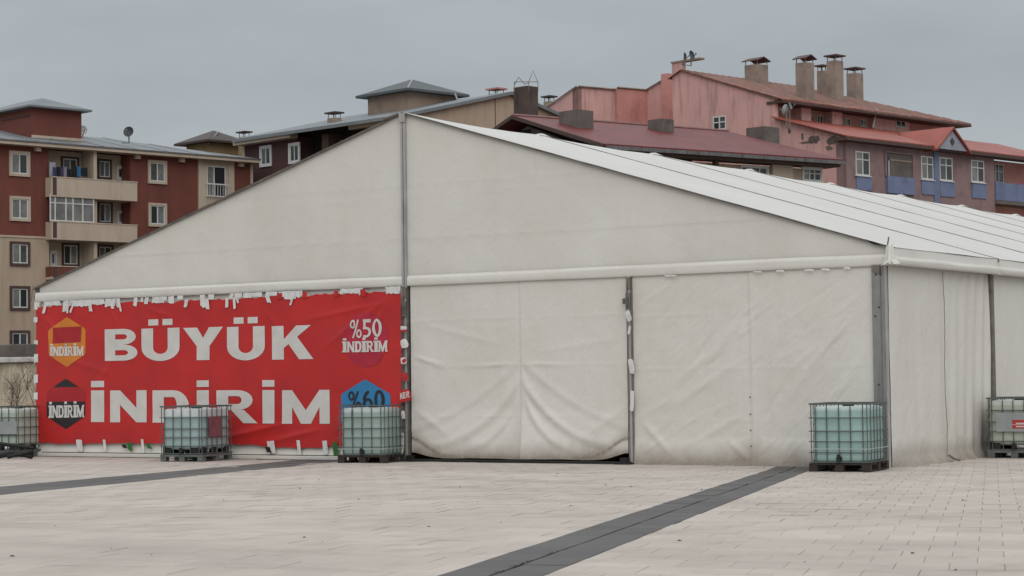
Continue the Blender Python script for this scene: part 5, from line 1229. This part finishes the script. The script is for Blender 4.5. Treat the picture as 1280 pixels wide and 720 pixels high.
ug = MB().poly([(-400, YW+.7, top-.10), (-.9, YW+.7, top-.10), (-.9, 400, top+1.0), (-400, 400, top+1.0)]).build('terrace_ground', mat('bare_soil', (.16, .13, .095), .95, .2, .5, bump=.5, bscale=4)); ug['kind'] = 'structure'
addpart('wall_return', WST, rw, (-1.0, -.6, YW+.2, YW+30, -.05, top-.12))
TWG = mat('dry_twig', (.085, .06, .045), .9, .2, 6)
def shrub(px, py, Y, h, n, seed, label):
    P = hity(px, py, Y); r = random.Random(seed); t = thing('bare_shrub', label, 'shrub', (P[0], P[1], 0), 'leafless shrubs by the wall'); k = MB(); lf = MB()
    def grow(p, d, L, rad, lv):
        pts = [p]; 
        for i in range(4): d = d+np.array([r.gauss(0, .16), r.gauss(0, .16), r.gauss(.02, .08)]); d /= np.linalg.norm(d); pts.append(pts[-1]+d*L/4)
        k.tube(pts, rad, 4, rad*.45)
        if lv < 3:
            for i in range(r.randint(2, 4)): q = pts[r.randint(1, 4)]; grow(q, d*.7+np.array([r.gauss(0, .5), r.gauss(0, .5), r.gauss(.3, .3)]), L*r.uniform(.4, .7), rad*.55, lv+1)
        else:
            for i in range(2):
                q = pts[-1]+np.array([r.gauss(0, .05) for _ in range(3)]); s = .035; lf.poly([q, q+np.array((s, 0, s)), q+np.array((0, s, 2*s))])
    for i in range(n): grow(np.array([P[0]+r.gauss(0, .12), P[1]+r.gauss(0, .12), 0.0]), np.array([r.gauss(0, .28), r.gauss(0, .28), 1.0]), h*r.uniform(.5, .8), .022, 0)
    k.build('stems', TWG, t, fixn=False); lf.build('dead_leaves', mat('dead_leaf', (.10, .06, .03), .9), t, fixn=False)
shrub(17, 500, YW-.8, 2.0, 3, 3, 'thin bare shrub in front of the stained wall near picture edge')
shrub(43, 500, YW-1.2, 2.1, 3, 5, 'taller bare shrub between the stained wall and banner edge')

lt = MB(); rr = random.Random(77)
for i in range(130):
    x, y = rr.uniform(4, 36), rr.uniform(-24, -1.2); z = zg(y)+.003; sz = rr.uniform(.008, .035); a = rr.random()*6.3
    P = [(x+sz*math.cos(a+q)*rr.uniform(.4, 1), y+sz*math.sin(a+q)*rr.uniform(.4, 1)) for q in (0, 1.3, 2.5, 3.6, 5.0)]
    k0 = len(lt.v); lt.v += [(p[0], p[1], z) for p in P]+[(x, y, z+sz*.35)]; lt.f += [(k0+j, k0+(j+1) % 5, k0+5) for j in range(5)]
o = lt.build('litter_specks', mat('dry_litter', (.07, .055, .04), .9, .3, 5), fixn=False); o['kind'] = 'stuff'; o['label'] = 'small dark crumbs of litter scattered over the paving'; o['category'] = 'litter'
# weeds in the joint of the near dark band
wd = MB(); rr = random.Random(2); GRS = mat('weed_green', (.040, .045, .022), .9, .3, 9)
WB = [float(np.array(ground(px, py)[:2]) @ SD) for px, py in ((628, 715), (650, 708), (672, 704), (700, 694), (940, 606))]
for i in range(110):
    bcoord = rr.choice(WB)+rr.gauss(0, .16); a = A1+rr.gauss(0, .008); q = PD*a+SD*bcoord; z = zg(q[1]); h = rr.uniform(.006, .024); dx, dy = rr.gauss(0, .02), rr.gauss(0, .02)
    wd.poly([(q[0]-.005, q[1], z-.01), (q[0]+.005, q[1], z-.01), (q[0]+dx, q[1]+dy, z+h)])
o = wd.build('joint_weeds', GRS, fixn=False); o['kind'] = 'stuff'; o['label'] = 'tiny dark weeds along the joint of the near dark paving band'; o['category'] = 'weeds'
print('cells', len(cells), cnt)
